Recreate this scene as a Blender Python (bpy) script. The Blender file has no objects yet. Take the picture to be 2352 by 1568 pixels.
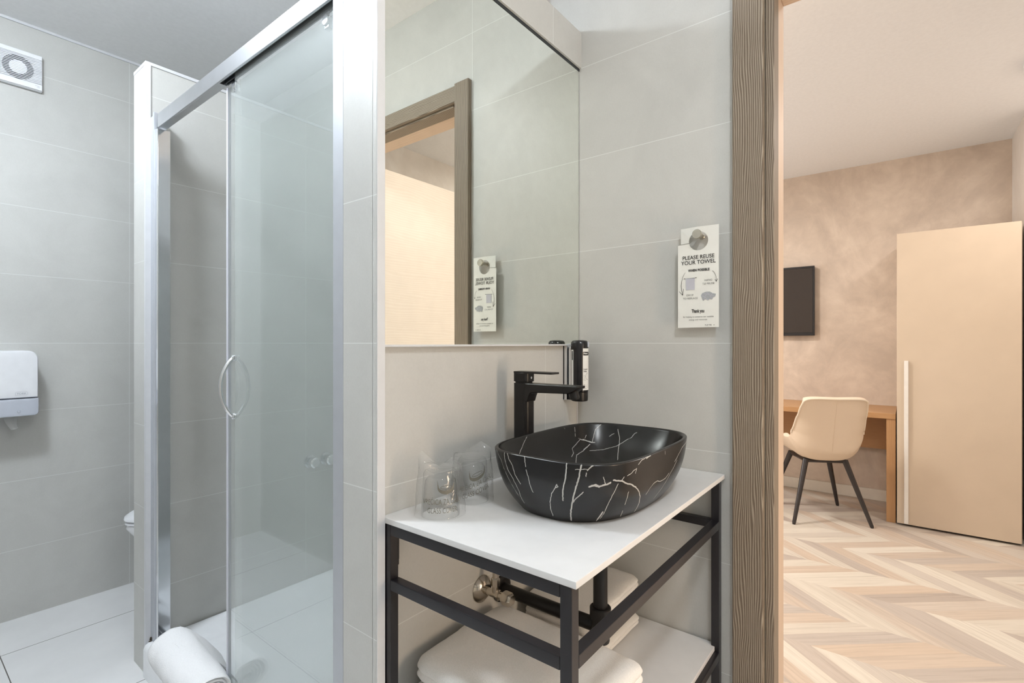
import bpy, bmesh, math, random
import numpy as np
from mathutils import Vector, Matrix, noise
PI = math.pi
R = math.radians
scn = bpy.context.scene
C = scn.collection
random.seed(4)

# ------------------------------------------------------------------ camera, world, exposure
cam_d = bpy.data.cameras.new('camera')
cam = bpy.data.objects.new('camera', cam_d); C.objects.link(cam)
cam.location = (0, 0, 1.2)
cam.rotation_euler = (R(90), 0, R(38.05 - 90))
cam_d.sensor_width = 36.0
cam_d.lens = 36.0 * 1155.0 / 2352.0
cam_d.shift_y = 4.0 / 2352.0
cam_d.clip_start = 0.02
scn.camera = cam
scn.view_settings.view_transform = 'Standard'
scn.view_settings.look = 'None'
scn.view_settings.gamma = 1.0
scn.view_settings.use_curve_mapping = False
scn.view_settings.exposure = 0.54
w = bpy.data.worlds.new('world'); scn.world = w; w.use_nodes = True
w.node_tree.nodes['Background'].inputs[0].default_value = (0.75, 0.86, 1.0, 1)
w.node_tree.nodes['Background'].inputs[1].default_value = 1.2

def area_light(name, loc, size, power, color, rot=(0, 0, 0), shape='DISK', size_y=None):
    l = bpy.data.lights.new(name, 'AREA'); l.shape = shape; l.size = size
    if size_y: l.size_y = size_y
    l.energy = power; l.color = color
    o = bpy.data.objects.new(name, l); C.objects.link(o)
    o.location = loc; o.rotation_euler = rot
    return o
BATH = (0.90, 0.96, 1.0); WARM = (1.0, 0.95, 0.91)
area_light('bedroom_lamp_light', (3.10, 1.55, 2.50), 0.40, 28, WARM)
area_light('bedroom_door_lamp_light', (3.51, -0.66, 2.535), 0.36, 9, WARM)
area_light('bedroom_entry_fill', (1.98, 0.22, 2.52), 0.30, 4.8, WARM)  # added fill, brightens the door leaf and the floor by it
area_light('bathroom_wall_fill', (0.95, -0.935, 0.95), 0.18, 5.8, (1.0, 0.73, 0.48), (R(90), 0, 0), 'RECTANGLE', 0.55)  # added warm fill behind the viewer, reaches under the counter
area_light('bedroom_window_light', (3.2, 3.35, 1.45), 1.6, 32, (1.0, 0.95, 0.9), (R(-90), 0, 0), 'RECTANGLE', 1.3)

# ------------------------------------------------------------------ materials
def new_mat(name):
    m = bpy.data.materials.new(name); m.use_nodes = True
    nt = m.node_tree; b = nt.nodes['Principled BSDF']
    return m, nt, b
def N(nt, t, **kw):
    n = nt.nodes.new(t)
    for k, v in kw.items(): setattr(n, k, v)
    return n
def mth(nt, op, a, b=None, c=None):
    n = nt.nodes.new('ShaderNodeMath'); n.operation = op
    for i, v in enumerate((a, b, c)):
        if v is None: continue
        if isinstance(v, (int, float)): n.inputs[i].default_value = v
        else: nt.links.new(v, n.inputs[i])
    return n.outputs[0]
def ramp(nt, fac, stops):
    n = nt.nodes.new('ShaderNodeValToRGB'); nt.links.new(fac, n.inputs[0])
    e = n.color_ramp.elements
    while len(e) < len(stops): e.new(0.5)
    for i, (p, c) in enumerate(stops):
        e[i].position = p; e[i].color = (*c, 1)
    return n.outputs[0]
def mixc(nt, fac, a, b, mode='MIX'):
    n = nt.nodes.new('ShaderNodeMix'); n.data_type = 'RGBA'; n.blend_type = mode
    for s, v in ((n.inputs[0], fac), (n.inputs[6], a), (n.inputs[7], b)):
        if isinstance(v, (int, float)): s.default_value = v
        elif isinstance(v, tuple): s.default_value = (*v, 1)
        else: nt.links.new(v, s)
    return n.outputs[2]
def noise_tex(nt, vec, scale, detail=3, rough=0.5, dist=0.0):
    n = nt.nodes.new('ShaderNodeTexNoise'); n.inputs['Scale'].default_value = scale
    n.inputs['Detail'].default_value = detail; n.inputs['Roughness'].default_value = rough
    n.inputs['Distortion'].default_value = dist
    if vec is not None: nt.links.new(vec, n.inputs['Vector'])
    return n.outputs['Fac']
def bump(nt, b, h, strength, dist=0.002):
    n = nt.nodes.new('ShaderNodeBump'); n.inputs['Strength'].default_value = strength
    n.inputs['Distance'].default_value = dist
    nt.links.new(h, n.inputs['Height']); nt.links.new(n.outputs[0], b.inputs['Normal'])
def pos(nt):
    g = nt.nodes.new('ShaderNodeNewGeometry'); return g
def comb(nt, x, y, z):
    n = nt.nodes.new('ShaderNodeCombineXYZ')
    for i, v in enumerate((x, y, z)):
        if isinstance(v, (int, float)): n.inputs[i].default_value = v
        else: nt.links.new(v, n.inputs[i])
    return n.outputs[0]
def plain(name, col, rough=0.5, metal=0.0, nscale=0, nstr=0.0, spec=0.5, coat=0.0, var=0.0):
    m, nt, b = new_mat(name)
    b.inputs['Roughness'].default_value = rough; b.inputs['Metallic'].default_value = metal
    b.inputs['Specular IOR Level'].default_value = spec
    b.inputs['Coat Weight'].default_value = coat
    tc = N(nt, 'ShaderNodeTexCoord')
    v = noise_tex(nt, tc.outputs['Object'], nscale or 30, 4)
    lo = tuple(c * (1 - (var or 0.02)) for c in col); hi = tuple(min(1, c * (1 + (var or 0.02))) for c in col)
    nt.links.new(ramp(nt, v, [(0.3, lo), (0.7, hi)]), b.inputs['Base Color'])
    if nstr: bump(nt, b, v, nstr, 0.001)
    return m

def tile_mat(name, offx, offy, base=(0.565, 0.562, 0.538), grout=(0.70, 0.71, 0.69)):
    m, nt, b = new_mat(name)
    g = pos(nt); sp = N(nt, 'ShaderNodeSeparateXYZ'); nt.links.new(g.outputs['Position'], sp.inputs[0])
    sn = N(nt, 'ShaderNodeSeparateXYZ'); nt.links.new(g.outputs['True Normal'], sn.inputs[0])
    isx = mth(nt, 'GREATER_THAN', mth(nt, 'ABSOLUTE', sn.outputs[0]), 0.5)
    ax = mth(nt, 'SUBTRACT', sp.outputs[0], offx - 6.0); ay = mth(nt, 'SUBTRACT', sp.outputs[1], offy - 6.0)
    u = mth(nt, 'ADD', mth(nt, 'MULTIPLY', isx, ay), mth(nt, 'MULTIPLY', mth(nt, 'SUBTRACT', 1.0, isx), ax))
    v = comb(nt, u, mth(nt, 'ADD', sp.outputs[2], 3.0), 0.0)
    br = N(nt, 'ShaderNodeTexBrick'); br.offset = 0.0
    br.inputs['Scale'].default_value = 1.0; br.inputs['Brick Width'].default_value = 0.6
    br.inputs['Row Height'].default_value = 0.3; br.inputs['Mortar Size'].default_value = 0.0010
    br.inputs['Mortar Smooth'].default_value = 0.0; br.inputs['Bias'].default_value = 0.0
    br.inputs['Color1'].default_value = (0, 0, 0, 1); br.inputs['Color2'].default_value = (1, 1, 1, 1)
    nt.links.new(v, br.inputs['Vector'])
    n1 = noise_tex(nt, g.outputs['Position'], 3.5, 6, 0.65, 0.4)
    n2 = noise_tex(nt, g.outputs['Position'], 240, 2, 0.6)
    t = mth(nt, 'ADD', mth(nt, 'MULTIPLY', n1, 0.7), mth(nt, 'ADD', mth(nt, 'MULTIPLY', n2, 0.22), mth(nt, 'MULTIPLY', br.outputs['Color'], 0.08)))
    col = ramp(nt, t, [(0.35, tuple(c * 0.93 for c in base)), (0.65, tuple(c * 1.06 for c in base))])
    nt.links.new(mixc(nt, br.outputs['Fac'], col, grout), b.inputs['Base Color'])
    b.inputs['Roughness'].default_value = 0.42
    h = mth(nt, 'SUBTRACT', mth(nt, 'MULTIPLY', n2, 0.12), br.outputs['Fac'])
    bump(nt, b, h, 0.35, 0.0012)
    return m
M = {}
M['tile_left'] = tile_mat('grey_tile_left', 0.80, 0.37)
M['tile_mirror'] = tile_mat('grey_tile_mirror', 0.652, 0.25)
M['tile_band'] = tile_mat('grey_tile_band', 1.27, 0.25)
M['tile_shower'] = tile_mat('grey_tile_shower', 1.233, 0.37)
M['white_paint'] = plain('white_paint', (0.84, 0.85, 0.86), 0.75, nscale=60)
M['bath_ceiling'] = plain('bathroom_ceiling_paint', (0.91, 0.91, 0.92), 0.6, nscale=60)
M['trim_white'] = plain('white_tile_edge_profile', (0.66, 0.67, 0.69), 0.4)

def floor_tile():
    m, nt, b = new_mat('pale_floor_tile')
    g = pos(nt); sp = N(nt, 'ShaderNodeSeparateXYZ'); nt.links.new(g.outputs['Position'], sp.inputs[0])
    v = comb(nt, mth(nt, 'ADD', sp.outputs[0], 6 * 0.6 - 0.308), mth(nt, 'ADD', sp.outputs[1], 5 * 0.593 - 2.733 + 0.593), 0.0)
    br = N(nt, 'ShaderNodeTexBrick'); br.offset = 0.0
    br.inputs['Scale'].default_value = 1.0; br.inputs['Brick Width'].default_value = 0.6
    br.inputs['Row Height'].default_value = 0.593; br.inputs['Mortar Size'].default_value = 0.0016
    br.inputs['Mortar Smooth'].default_value = 0.0
    nt.links.new(v, br.inputs['Vector'])
    n1 = noise_tex(nt, g.outputs['Position'], 4, 6, 0.6)
    col = ramp(nt, n1, [(0.3, (0.76, 0.76, 0.76)), (0.7, (0.83, 0.83, 0.83))])
    nt.links.new(mixc(nt, br.outputs['Fac'], col, (0.10, 0.09, 0.08)), b.inputs['Base Color'])
    b.inputs['Roughness'].default_value = 0.35
    return m
M['floor_tile'] = floor_tile()

def plaster(name, lo, mid, hi, scale=1.6):
    m, nt, b = new_mat(name)
    g = pos(nt)
    n1 = noise_tex(nt, g.outputs['Position'], scale, 7, 0.62, 1.1)
    n2 = noise_tex(nt, g.outputs['Position'], scale * 5, 5, 0.6, 0.6)
    t = mth(nt, 'ADD', mth(nt, 'MULTIPLY', n1, 0.7), mth(nt, 'MULTIPLY', n2, 0.3))
    nt.links.new(ramp(nt, t, [(0.36, lo), (0.5, mid), (0.64, hi)]), b.inputs['Base Color'])
    b.inputs['Roughness'].default_value = 0.55
    bump(nt, b, t, 0.15, 0.004)
    return m
M['plaster'] = plaster('mottled_beige_plaster', (0.52, 0.425, 0.345), (0.61, 0.50, 0.405), (0.71, 0.595, 0.485), 2.1)
M['plaster_pale'] = plaster('pale_plaster', (0.66, 0.60, 0.54), (0.72, 0.66, 0.60), (0.78, 0.73, 0.68))

def wood(name, axis, base, line, period=0.006, wob=0.010, rough=0.55, bstr=0.3, coarse=0.3, linepos=(0.45, 0.85)):
    """axis: 'Z' or 'Y' or 'X' = grain direction"""
    m, nt, b = new_mat(name)
    g = pos(nt); sp = N(nt, 'ShaderNodeSeparateXYZ'); nt.links.new(g.outputs['Position'], sp.inputs[0])
    x, y, z = sp.outputs
    along = {'X': x, 'Y': y, 'Z': z}[axis]
    if axis == 'Z': across = mth(nt, 'ADD', y, mth(nt, 'MULTIPLY', x, 0.8))
    elif axis == 'Y': across = mth(nt, 'ADD', z, x)
    else: across = mth(nt, 'ADD', z, y)
    nv = comb(nt, mth(nt, 'MULTIPLY', across, 14.0), mth(nt, 'MULTIPLY', along, 2.4), 0.0)
    n1 = noise_tex(nt, nv, 1.0, 2, 0.5, 0.3)
    nv2 = comb(nt, mth(nt, 'MULTIPLY', across, 70.0), mth(nt, 'MULTIPLY', along, 9.0), 3.0)
    n2 = noise_tex(nt, nv2, 1.0, 2, 0.5)
    a2 = mth(nt, 'ADD', across, mth(nt, 'ADD', mth(nt, 'MULTIPLY', n1, wob * 4), mth(nt, 'MULTIPLY', n2, wob * 0.35)))
    s = mth(nt, 'SINE', mth(nt, 'MULTIPLY', a2, 2 * PI / period))
    s = mth(nt, 'MULTIPLY_ADD', s, 0.5, 0.5)
    nv3 = comb(nt, mth(nt, 'MULTIPLY', across, 500.0), mth(nt, 'MULTIPLY', along, 14.0), 7.0)
    n3 = noise_tex(nt, nv3, 1.0, 3, 0.6)
    t = mth(nt, 'ADD', mth(nt, 'MULTIPLY', s, 1 - coarse), mth(nt, 'MULTIPLY', n3, coarse))
    nt.links.new(ramp(nt, t, [(linepos[0], base), (linepos[1], line)]), b.inputs['Base Color'])
    b.inputs['Roughness'].default_value = rough
    bump(nt, b, t, bstr, 0.001)
    return m
M['casing_v'] = wood('grey_brown_wood_upright', 'Z', (0.150, 0.112, 0.080), (0.38, 0.32, 0.245), 0.0052, 0.009, linepos=(0.35, 0.95))
M['casing_h'] = wood('grey_brown_wood_header', 'Y', (0.160, 0.122, 0.088), (0.42, 0.355, 0.275), 0.0052, 0.009, linepos=(0.35, 0.95))
M['beech_v'] = wood('pale_beech_upright', 'Z', (0.62, 0.47, 0.35), (0.70, 0.55, 0.42), 0.012, 0.012, 0.5, 0.05, 0.6)
M['beech_h'] = wood('pale_beech_header', 'Y', (0.62, 0.47, 0.35), (0.70, 0.55, 0.42), 0.012, 0.012, 0.5, 0.05, 0.6)
M['leaf'] = wood('pale_door_veneer', 'X', (0.80, 0.70, 0.60), (0.86, 0.77, 0.68), 0.014, 0.012, 0.5, 0.08, 0.6)
M['desk_h'] = wood('honey_oak_lengthwise', 'Y', (0.44, 0.235, 0.10), (0.54, 0.31, 0.145), 0.009, 0.008, 0.4, 0.03, 0.75)
M['desk_v'] = wood('honey_oak_upright', 'Z', (0.44, 0.235, 0.10), (0.54, 0.31, 0.145), 0.009, 0.008, 0.4, 0.03, 0.75)

def chevron():
    m, nt, b = new_mat('chevron_wood_floor')
    g = pos(nt); sp = N(nt, 'ShaderNodeSeparateXYZ'); nt.links.new(g.outputs['Position'], sp.inputs[0])
    W = 0.302; K = 1.17; P = 0.121
    v = mth(nt, 'SUBTRACT', sp.outputs[0], 2.909); u = mth(nt, 'SUBTRACT', sp.outputs[1], 0.297)
    pp = mth(nt, 'PINGPONG', v, W)
    u2 = mth(nt, 'ADD', mth(nt, 'MULTIPLY_ADD', pp, K, u), 100 * P)
    col = mth(nt, 'FLOOR', mth(nt, 'DIVIDE', v, W))
    q = mth(nt, 'DIVIDE', u2, P)
    idx = mth(nt, 'FLOOR', q); fr = mth(nt, 'FRACT', q)
    wn = N(nt, 'ShaderNodeTexWhiteNoise'); wn.noise_dimensions = '2D'
    nt.links.new(comb(nt, idx, mth(nt, 'MULTIPLY', col, 7.3), 0.0), wn.inputs['Vector'])
    base = ramp(nt, wn.outputs['Value'], [(0.0, (0.45, 0.375, 0.315)), (0.18, (0.51, 0.44, 0.38)), (0.38, (0.585, 0.465, 0.36)), (0.58, (0.57, 0.50, 0.43)), (0.78, (0.63, 0.56, 0.465)), (1.0, (0.69, 0.625, 0.53))])
    gv = comb(nt, mth(nt, 'MULTIPLY', u2, 55.0), mth(nt, 'MULTIPLY', pp, 5.0), mth(nt, 'MULTIPLY_ADD', idx, 3.7, mth(nt, 'MULTIPLY', col, 11.0)))
    n1 = noise_tex(nt, gv, 1.0, 5, 0.65, 0.5)
    gr = ramp(nt, n1, [(0.30, (0.72, 0.70, 0.68)), (0.52, (1, 1, 1)), (0.75, (1.12, 1.14, 1.16))])
    c = mixc(nt, 0.55, base, gr, 'MULTIPLY')
    gv2 = comb(nt, mth(nt, 'MULTIPLY', u2, 90.0), mth(nt, 'MULTIPLY', pp, 14.0), idx)
    n2 = noise_tex(nt, gv2, 1.0, 3, 0.7)
    fl = mth(nt, 'GREATER_THAN', mth(nt, 'ADD', n2, mth(nt, 'MULTIPLY', noise_tex(nt, comb(nt, u2, pp, idx), 3.0, 2), 0.5)), 0.98)
    c = mixc(nt, mth(nt, 'MULTIPLY', fl, 0.45), c, (0.82, 0.76, 0.66))
    edge = mth(nt, 'LESS_THAN', mth(nt, 'ABSOLUTE', mth(nt, 'SUBTRACT', fr, 0.5)), 0.493)
    c = mixc(nt, edge, (0.50, 0.41, 0.33), c)
    nt.links.new(c, b.inputs['Base Color'])
    b.inputs['Roughness'].default_value = 0.42
    return m
M['chevron'] = chevron()

M['chrome'] = plain('polished_chrome', (0.80, 0.82, 0.85), 0.12, 1.0)
M['satin_metal'] = plain('satin_aluminium', (0.78, 0.80, 0.84), 0.28, 1.0)
M['bright_frame'] = plain('silver_lacquered_aluminium', (0.50, 0.52, 0.56), 0.42, 0.35)
M['dark_track'] = plain('dark_track_rubber', (0.05, 0.06, 0.07), 0.4)
M['brushed_knob'] = plain('brushed_steel', (0.62, 0.58, 0.50), 0.25, 1.0)
M['aged_chrome'] = plain('aged_chrome', (0.62, 0.56, 0.48), 0.18, 1.0)
M['ceramic'] = plain('white_sanitary_ceramic', (0.84, 0.85, 0.87), 0.15, coat=0.3)
M['tray'] = plain('white_acrylic_tray', (0.92, 0.93, 0.95), 0.22)
M['counter'] = plain('white_matt_countertop', (0.72, 0.72, 0.72), 0.38)
M['black_steel'] = plain('black_powder_coated_steel', (0.012, 0.011, 0.014), 0.33, nscale=400, spec=0.55)
M['matt_black'] = plain('matt_black_metal', (0.009, 0.008, 0.008), 0.34, spec=0.36)
M['black_plastic'] = plain('black_plastic', (0.010, 0.010, 0.012), 0.22)
M['white_plastic'] = plain('white_plastic', (0.86, 0.87, 0.90), 0.3)
M['louvre'] = plain('pale_grey_louvre_plastic', (0.70, 0.71, 0.76), 0.35)
M['smoky_plastic'] = plain('translucent_grey_plastic', (0.52, 0.55, 0.62), 0.2)
M['dark_gap'] = plain('dark_gap', (0.03, 0.035, 0.04), 0.6)
M['paper'] = plain('white_paper', (0.84, 0.84, 0.82), 0.6)
M['card'] = plain('off_white_card', (0.80, 0.80, 0.76), 0.55)
M['ink'] = plain('black_ink', (0.02, 0.02, 0.02), 0.6)
M['grey_ink'] = plain('grey_ink', (0.16, 0.16, 0.16), 0.6)
M['lilac_ink'] = plain('lilac_ink', (0.52, 0.52, 0.58), 0.6)
M['pale_grey_ink'] = plain('pale_grey_ink', (0.38, 0.40, 0.42), 0.6)
M['brown_ink'] = plain('brown_grey_ink', (0.15, 0.14, 0.11), 0.5)
M['towel'] = plain('white_terry_cloth', (0.86, 0.84, 0.81), 0.95, nscale=420, nstr=0.9, spec=0.1, var=0.05)
M['mat_towel'] = plain('bright_white_terry_cloth', (0.90, 0.90, 0.91), 0.95, nscale=380, nstr=0.9, spec=0.1, var=0.04)
M['chair_fabric'] = plain('cream_upholstery', (0.72, 0.58, 0.44), 0.7, nscale=500, nstr=0.2, spec=0.25)
M['chair_pipe'] = plain('cream_piping', (0.76, 0.64, 0.50), 0.7, nscale=300, nstr=0.2)
M['chair_leg'] = plain('dark_bronze_metal', (0.030, 0.024, 0.022), 0.30)
M['wardrobe'] = plain('beige_lacquered_board', (0.62, 0.50, 0.375), 0.42, nscale=8)
M['handle_white'] = plain('white_handle_strip', (0.80, 0.76, 0.70), 0.3)
M['tv_screen'] = plain('dark_tv_screen', (0.030, 0.022, 0.018), 0.22)
M['tv_body'] = plain('black_tv_case', (0.012, 0.011, 0.012), 0.3)
M['skirting'] = plain('cream_skirting', (0.78, 0.72, 0.62), 0.45)
M['silicone'] = plain('grey_silicone_seal', (0.62, 0.63, 0.70), 0.35)
M['mould'] = plain('dark_mould', (0.06, 0.045, 0.03), 0.9)
M['brown_wood'] = plain('brown_stained_wood', (0.24, 0.12, 0.05), 0.5)
M['mirror'] = plain('silver_mirror', (0.90, 0.925, 0.875), 0.0, 1.0)
def emis(name, col, s):
    m, nt, b = new_mat(name)
    b.inputs['Base Color'].default_value = (0.9, 0.9, 0.9, 1)
    b.inputs['Emission Color'].default_value = (*col, 1); b.inputs['Emission Strength'].default_value = s
    return m
M['lamp_cool'] = emis('lit_cool_diffuser', (0.84, 0.92, 1.0), 95.0)
M['fill_cool_dim'] = emis('fill_light_diffuser', (0.94, 0.98, 1.0), 50.0)  # glow of the added fill above the bathroom entry
M['fill_wall'] = emis('wall_fill_glow', (1.0, 0.92, 0.84), 2.0)  # glow of the added wall fill behind the viewer
M['lamp_warm'] = emis('lit_warm_diffuser', (1.0, 0.86, 0.72), 1.1)
def film(name, tint, diff, rough=0.0, ior=1.5, bumpn=0, bstr=0.5):
    m = bpy.data.materials.new(name); m.use_nodes = True; nt = m.node_tree
    nt.nodes.remove(nt.nodes['Principled BSDF']); out = nt.nodes['Material Output']
    t = N(nt, 'ShaderNodeBsdfTransparent'); t.inputs[0].default_value = (*tint, 1)
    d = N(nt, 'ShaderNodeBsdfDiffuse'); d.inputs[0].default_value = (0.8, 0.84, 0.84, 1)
    g = N(nt, 'ShaderNodeBsdfGlossy'); g.inputs['Roughness'].default_value = rough
    f = N(nt, 'ShaderNodeFresnel'); ge = N(nt, 'ShaderNodeNewGeometry')
    nt.links.new(mth(nt, 'ADD', ior, mth(nt, 'MULTIPLY', ge.outputs['Backfacing'], 1.0 / ior - ior)), f.inputs['IOR'])
    if bumpn:
        tc = N(nt, 'ShaderNodeTexCoord'); v = noise_tex(nt, tc.outputs['Object'], bumpn, 2, 0.5, 1.0)
        bn = N(nt, 'ShaderNodeBump'); bn.inputs['Strength'].default_value = bstr; bn.inputs['Distance'].default_value = 0.004
        nt.links.new(v, bn.inputs['Height']); nt.links.new(bn.outputs[0], g.inputs['Normal']); nt.links.new(bn.outputs[0], f.inputs['Normal'])
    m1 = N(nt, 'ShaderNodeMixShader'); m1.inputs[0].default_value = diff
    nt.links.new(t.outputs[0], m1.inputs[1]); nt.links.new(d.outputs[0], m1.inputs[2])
    m2 = N(nt, 'ShaderNodeMixShader'); nt.links.new(f.outputs[0], m2.inputs[0])
    nt.links.new(m1.outputs[0], m2.inputs[1]); nt.links.new(g.outputs[0], m2.inputs[2])
    nt.links.new(m2.outputs[0], out.inputs['Surface'])
    return m
M['glass'] = film('clear_shower_glass', (0.97, 0.985, 0.98), 0.11)  # diffuse share paints in the pale veil of reflected walls
M['tumbler'] = film('clear_tumbler_glass', (0.992, 0.995, 0.994), 0.004, 0.0, 1.42)
M['bag'] = film('crinkled_clear_plastic', (0.998, 0.998, 0.998), 0.06, 0.08, 1.48, 45, 1.0)
M['window_glass'] = film('window_glass', (0.98, 0.99, 0.99), 0.0)

# ------------------------------------------------------------------ mesh helpers
def BM(): return bmesh.new()
def box(bm, x0, x1, y0, y1, z0, z1, bev=0.0, seg=2):
    r = bmesh.ops.create_cube(bm, size=1.0)
    vs = r['verts']
    bmesh.ops.scale(bm, vec=(abs(x1 - x0), abs(y1 - y0), abs(z1 - z0)), verts=vs)
    bmesh.ops.translate(bm, vec=((x0 + x1) / 2, (y0 + y1) / 2, (z0 + z1) / 2), verts=vs)
    if bev:
        es = list({e for v in vs for e in v.link_edges})
        bmesh.ops.bevel(bm, geom=es, offset=bev, segments=seg, profile=0.5, affect='EDGES')
    return bm
def loft(bm, rings, closed=True, cap0=True, cap1=True):
    vr = [[bm.verts.new(p) for p in r] for r in rings]
    n = len(rings[0])
    for a, b in zip(vr, vr[1:]):
        for i in range(n if closed else n - 1):
            j = (i + 1) % n
            bm.faces.new((a[i], a[j], b[j], b[i]))
    if cap0: bm.faces.new(list(reversed(vr[0])))
    if cap1: bm.faces.new(vr[-1])
    return vr
def tube(bm, pts, r, n=16, caps=True):
    pts = [Vector(p) for p in pts]
    rs = r if isinstance(r, (list, tuple)) else [r] * len(pts)
    rings = []; up = None
    for i, p in enumerate(pts):
        if i == 0: t = pts[1] - p
        elif i == len(pts) - 1: t = p - pts[-2]
        else: t = (pts[i + 1] - p).normalized() + (p - pts[i - 1]).normalized()
        t.normalize()
        if up is None:
            up = Vector((0, 0, 1)) if abs(t.z) < 0.9 else Vector((1, 0, 0))
            up = (up - t * up.dot(t)).normalized()
        else:
            up = (up - t * up.dot(t)).normalized()
        sd = t.cross(up)
        rings.append([p + (up * math.cos(2 * PI * k / n) + sd * math.sin(2 * PI * k / n)) * rs[i] for k in range(n)])
    loft(bm, rings, True, caps, caps)
    return bm
def lathe(bm, prof, org, axis='Z', n=48, cap=True):
    """prof: (radius, distance along axis) pairs"""
    rings = []
    for r, h in prof:
        ring = []
        for k in range(n):
            a = 2 * PI * k / n; c, s = r * math.cos(a), r * math.sin(a)
            if axis == 'Z': p = (c, s, h)
            elif axis == 'Y': p = (c, h, s)
            else: p = (h, c, s)
            ring.append(Vector(org) + Vector(p))
        rings.append(ring)
    loft(bm, rings, True, cap, cap)
    return bm
def rrect(cx, cy, a, b, r, z, n=8):
    pts = []
    for (sx, sy, a0) in ((1, 1, 0), (-1, 1, 90), (-1, -1, 180), (1, -1, 270)):
        for k in range(n + 1):
            t = R(a0 + 90 * k / n)
            pts.append(Vector((cx + sx * (a - r) + r * math.cos(t), cy + sy * (b - r) + r * math.sin(t), z)))
    return pts
def org_of(o):
    v = Vector((0, 0, 0))
    while o is not None: v += Vector(o.location); o = o.parent
    return v
def obj(name, bm, mat, parent=None, smooth=False, label=None, fix=True, angle=35, org=None):
    me = bpy.data.meshes.new(name)
    if fix: bmesh.ops.recalc_face_normals(bm, faces=bm.faces)
    o = bpy.data.objects.new(name, me)
    if parent is not None:
        bmesh.ops.translate(bm, vec=-org_of(parent), verts=bm.verts)
    elif org is not None:
        bmesh.ops.translate(bm, vec=-Vector(org), verts=bm.verts); o.location = org
    bm.to_mesh(me); bm.free()
    for mt in (mat if isinstance(mat, list) else [mat]): me.materials.append(mt)
    C.objects.link(o); o.parent = parent
    if smooth:
        for p in me.polygons: p.use_smooth = True
        me.set_sharp_from_angle(angle=R(angle))
    if smooth and angle == 35:
        wn_ = o.modifiers.new('normals', 'WEIGHTED_NORMAL'); wn_.keep_sharp = True; wn_.weight = 100
    if label: o['label'] = label
    return o
def thing(name, label, cat, loc=(0, 0, 0), group=None, kind=None):
    o = bpy.data.objects.new(name, None); C.objects.link(o)
    o.empty_display_size = 0.05; o.location = loc
    if kind: o['kind'] = kind
    o['label'] = label; o['category'] = cat
    if group: o['group'] = group
    return o
def tag(o, label, cat, group=None, kind=None):
    o['label'] = label; o['category'] = cat
    if group: o['group'] = group
    if kind: o['kind'] = kind
    return o
def struct(name, bm, mat, label=None, smooth=False):
    o = obj(name, bm, mat, None, smooth); o['kind'] = 'structure'
    if label: o['label'] = label
    return o
def text_bm(body, size, fn, align='CENTER', bold=0.0, sx=1.0, shear=0.0, spacing=1.0):
    """lettering as a flat mesh; fn maps (x, y) on the sheet to a point"""
    cu = bpy.data.curves.new('lettering', 'FONT'); cu.body = body; cu.size = size
    cu.align_x = align; cu.offset = bold; cu.resolution_u = 4; cu.shear = shear; cu.space_character = spacing
    o = bpy.data.objects.new('lettering', cu); C.objects.link(o)
    dg = bpy.context.evaluated_depsgraph_get()
    me = bpy.data.meshes.new_from_object(o.evaluated_get(dg))
    bm = bmesh.new(); bm.from_mesh(me)
    bpy.data.objects.remove(o); bpy.data.curves.remove(cu); bpy.data.meshes.remove(me)
    for v in bm.verts: v.co = Vector(fn(v.co.x * sx, v.co.y))
    return bm
def merge(bms):
    out = bmesh.new()
    for b in bms:
        me = bpy.data.meshes.new('tmp'); b.to_mesh(me); b.free(); out.from_mesh(me); bpy.data.meshes.remove(me)
    return out
def ribbon(pts, width, fn):
    """flat stroke following 2D points, width may vary"""
    bm = bmesh.new(); prev = None; n = len(pts)
    ws = width if isinstance(width, (list, tuple)) else [width] * n
    for i, p in enumerate(pts):
        a = pts[max(0, i - 1)]; b = pts[min(n - 1, i + 1)]
        dx, dy = b[0] - a[0], b[1] - a[1]; L = math.hypot(dx, dy) or 1
        nx, ny = -dy / L * ws[i] / 2, dx / L * ws[i] / 2
        l = bm.verts.new(fn(p[0] + nx, p[1] + ny)); r = bm.verts.new(fn(p[0] - nx, p[1] - ny))
        if prev: bm.faces.new((prev[0], l, r, prev[1]))
        prev = (l, r)
    return bm
def poly_fill(pts, fn):
    bm = bmesh.new(); vs = [bm.verts.new(fn(*p)) for p in pts]
    es = [bm.edges.new((vs[i], vs[(i + 1) % len(vs)])) for i in range(len(vs))]
    bmesh.ops.triangle_fill(bm, use_beauty=True, edges=es)
    return bm

# ------------------------------------------------------------------ the setting
ZC = 2.61
XD = 1.437            # door wall, bathroom face
struct('floor', box(BM(), -0.35, 1.50, -1.1, 3.35, -0.06, 0.0), M['floor_tile'], 'pale tiled bathroom floor')
struct('floor', box(BM(), 1.50, 5.0, -1.3, 3.2, -0.06, 0.0), M['chevron'], 'chevron wood floor of the bedroom')
struct('ceiling', box(BM(), -0.35, 1.50, -1.1, 3.35, ZC, ZC + 0.08), M['bath_ceiling'], 'white bathroom ceiling')
struct('ceiling', box(BM(), 1.50, 5.0, -1.3, 3.2, 2.58, 2.70), M['white_paint'], 'white bedroom ceiling')
bm = BM(); box(bm, 0.12, 1.50, 3.053, 3.153, 0, ZC); box(bm, -0.35, 0.12, 3.25, 3.35, 0, ZC); box(bm, 0.12, 0.14, 3.153, 3.25, 0, ZC)
struct('wall_left', bm, M['tile_left'], 'grey tiled wall with the extractor fan')
struct('wall_entry', box(BM(), -0.355, -0.255, -1.0, 3.25, 0, ZC), M['tile_left'], 'grey tiled wall behind the viewer')
struct('wall_back', box(BM(), -0.355, 1.50, -1.1, -1.0, 0, ZC), M['tile_left'], 'grey tiled wall behind the viewer')
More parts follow.
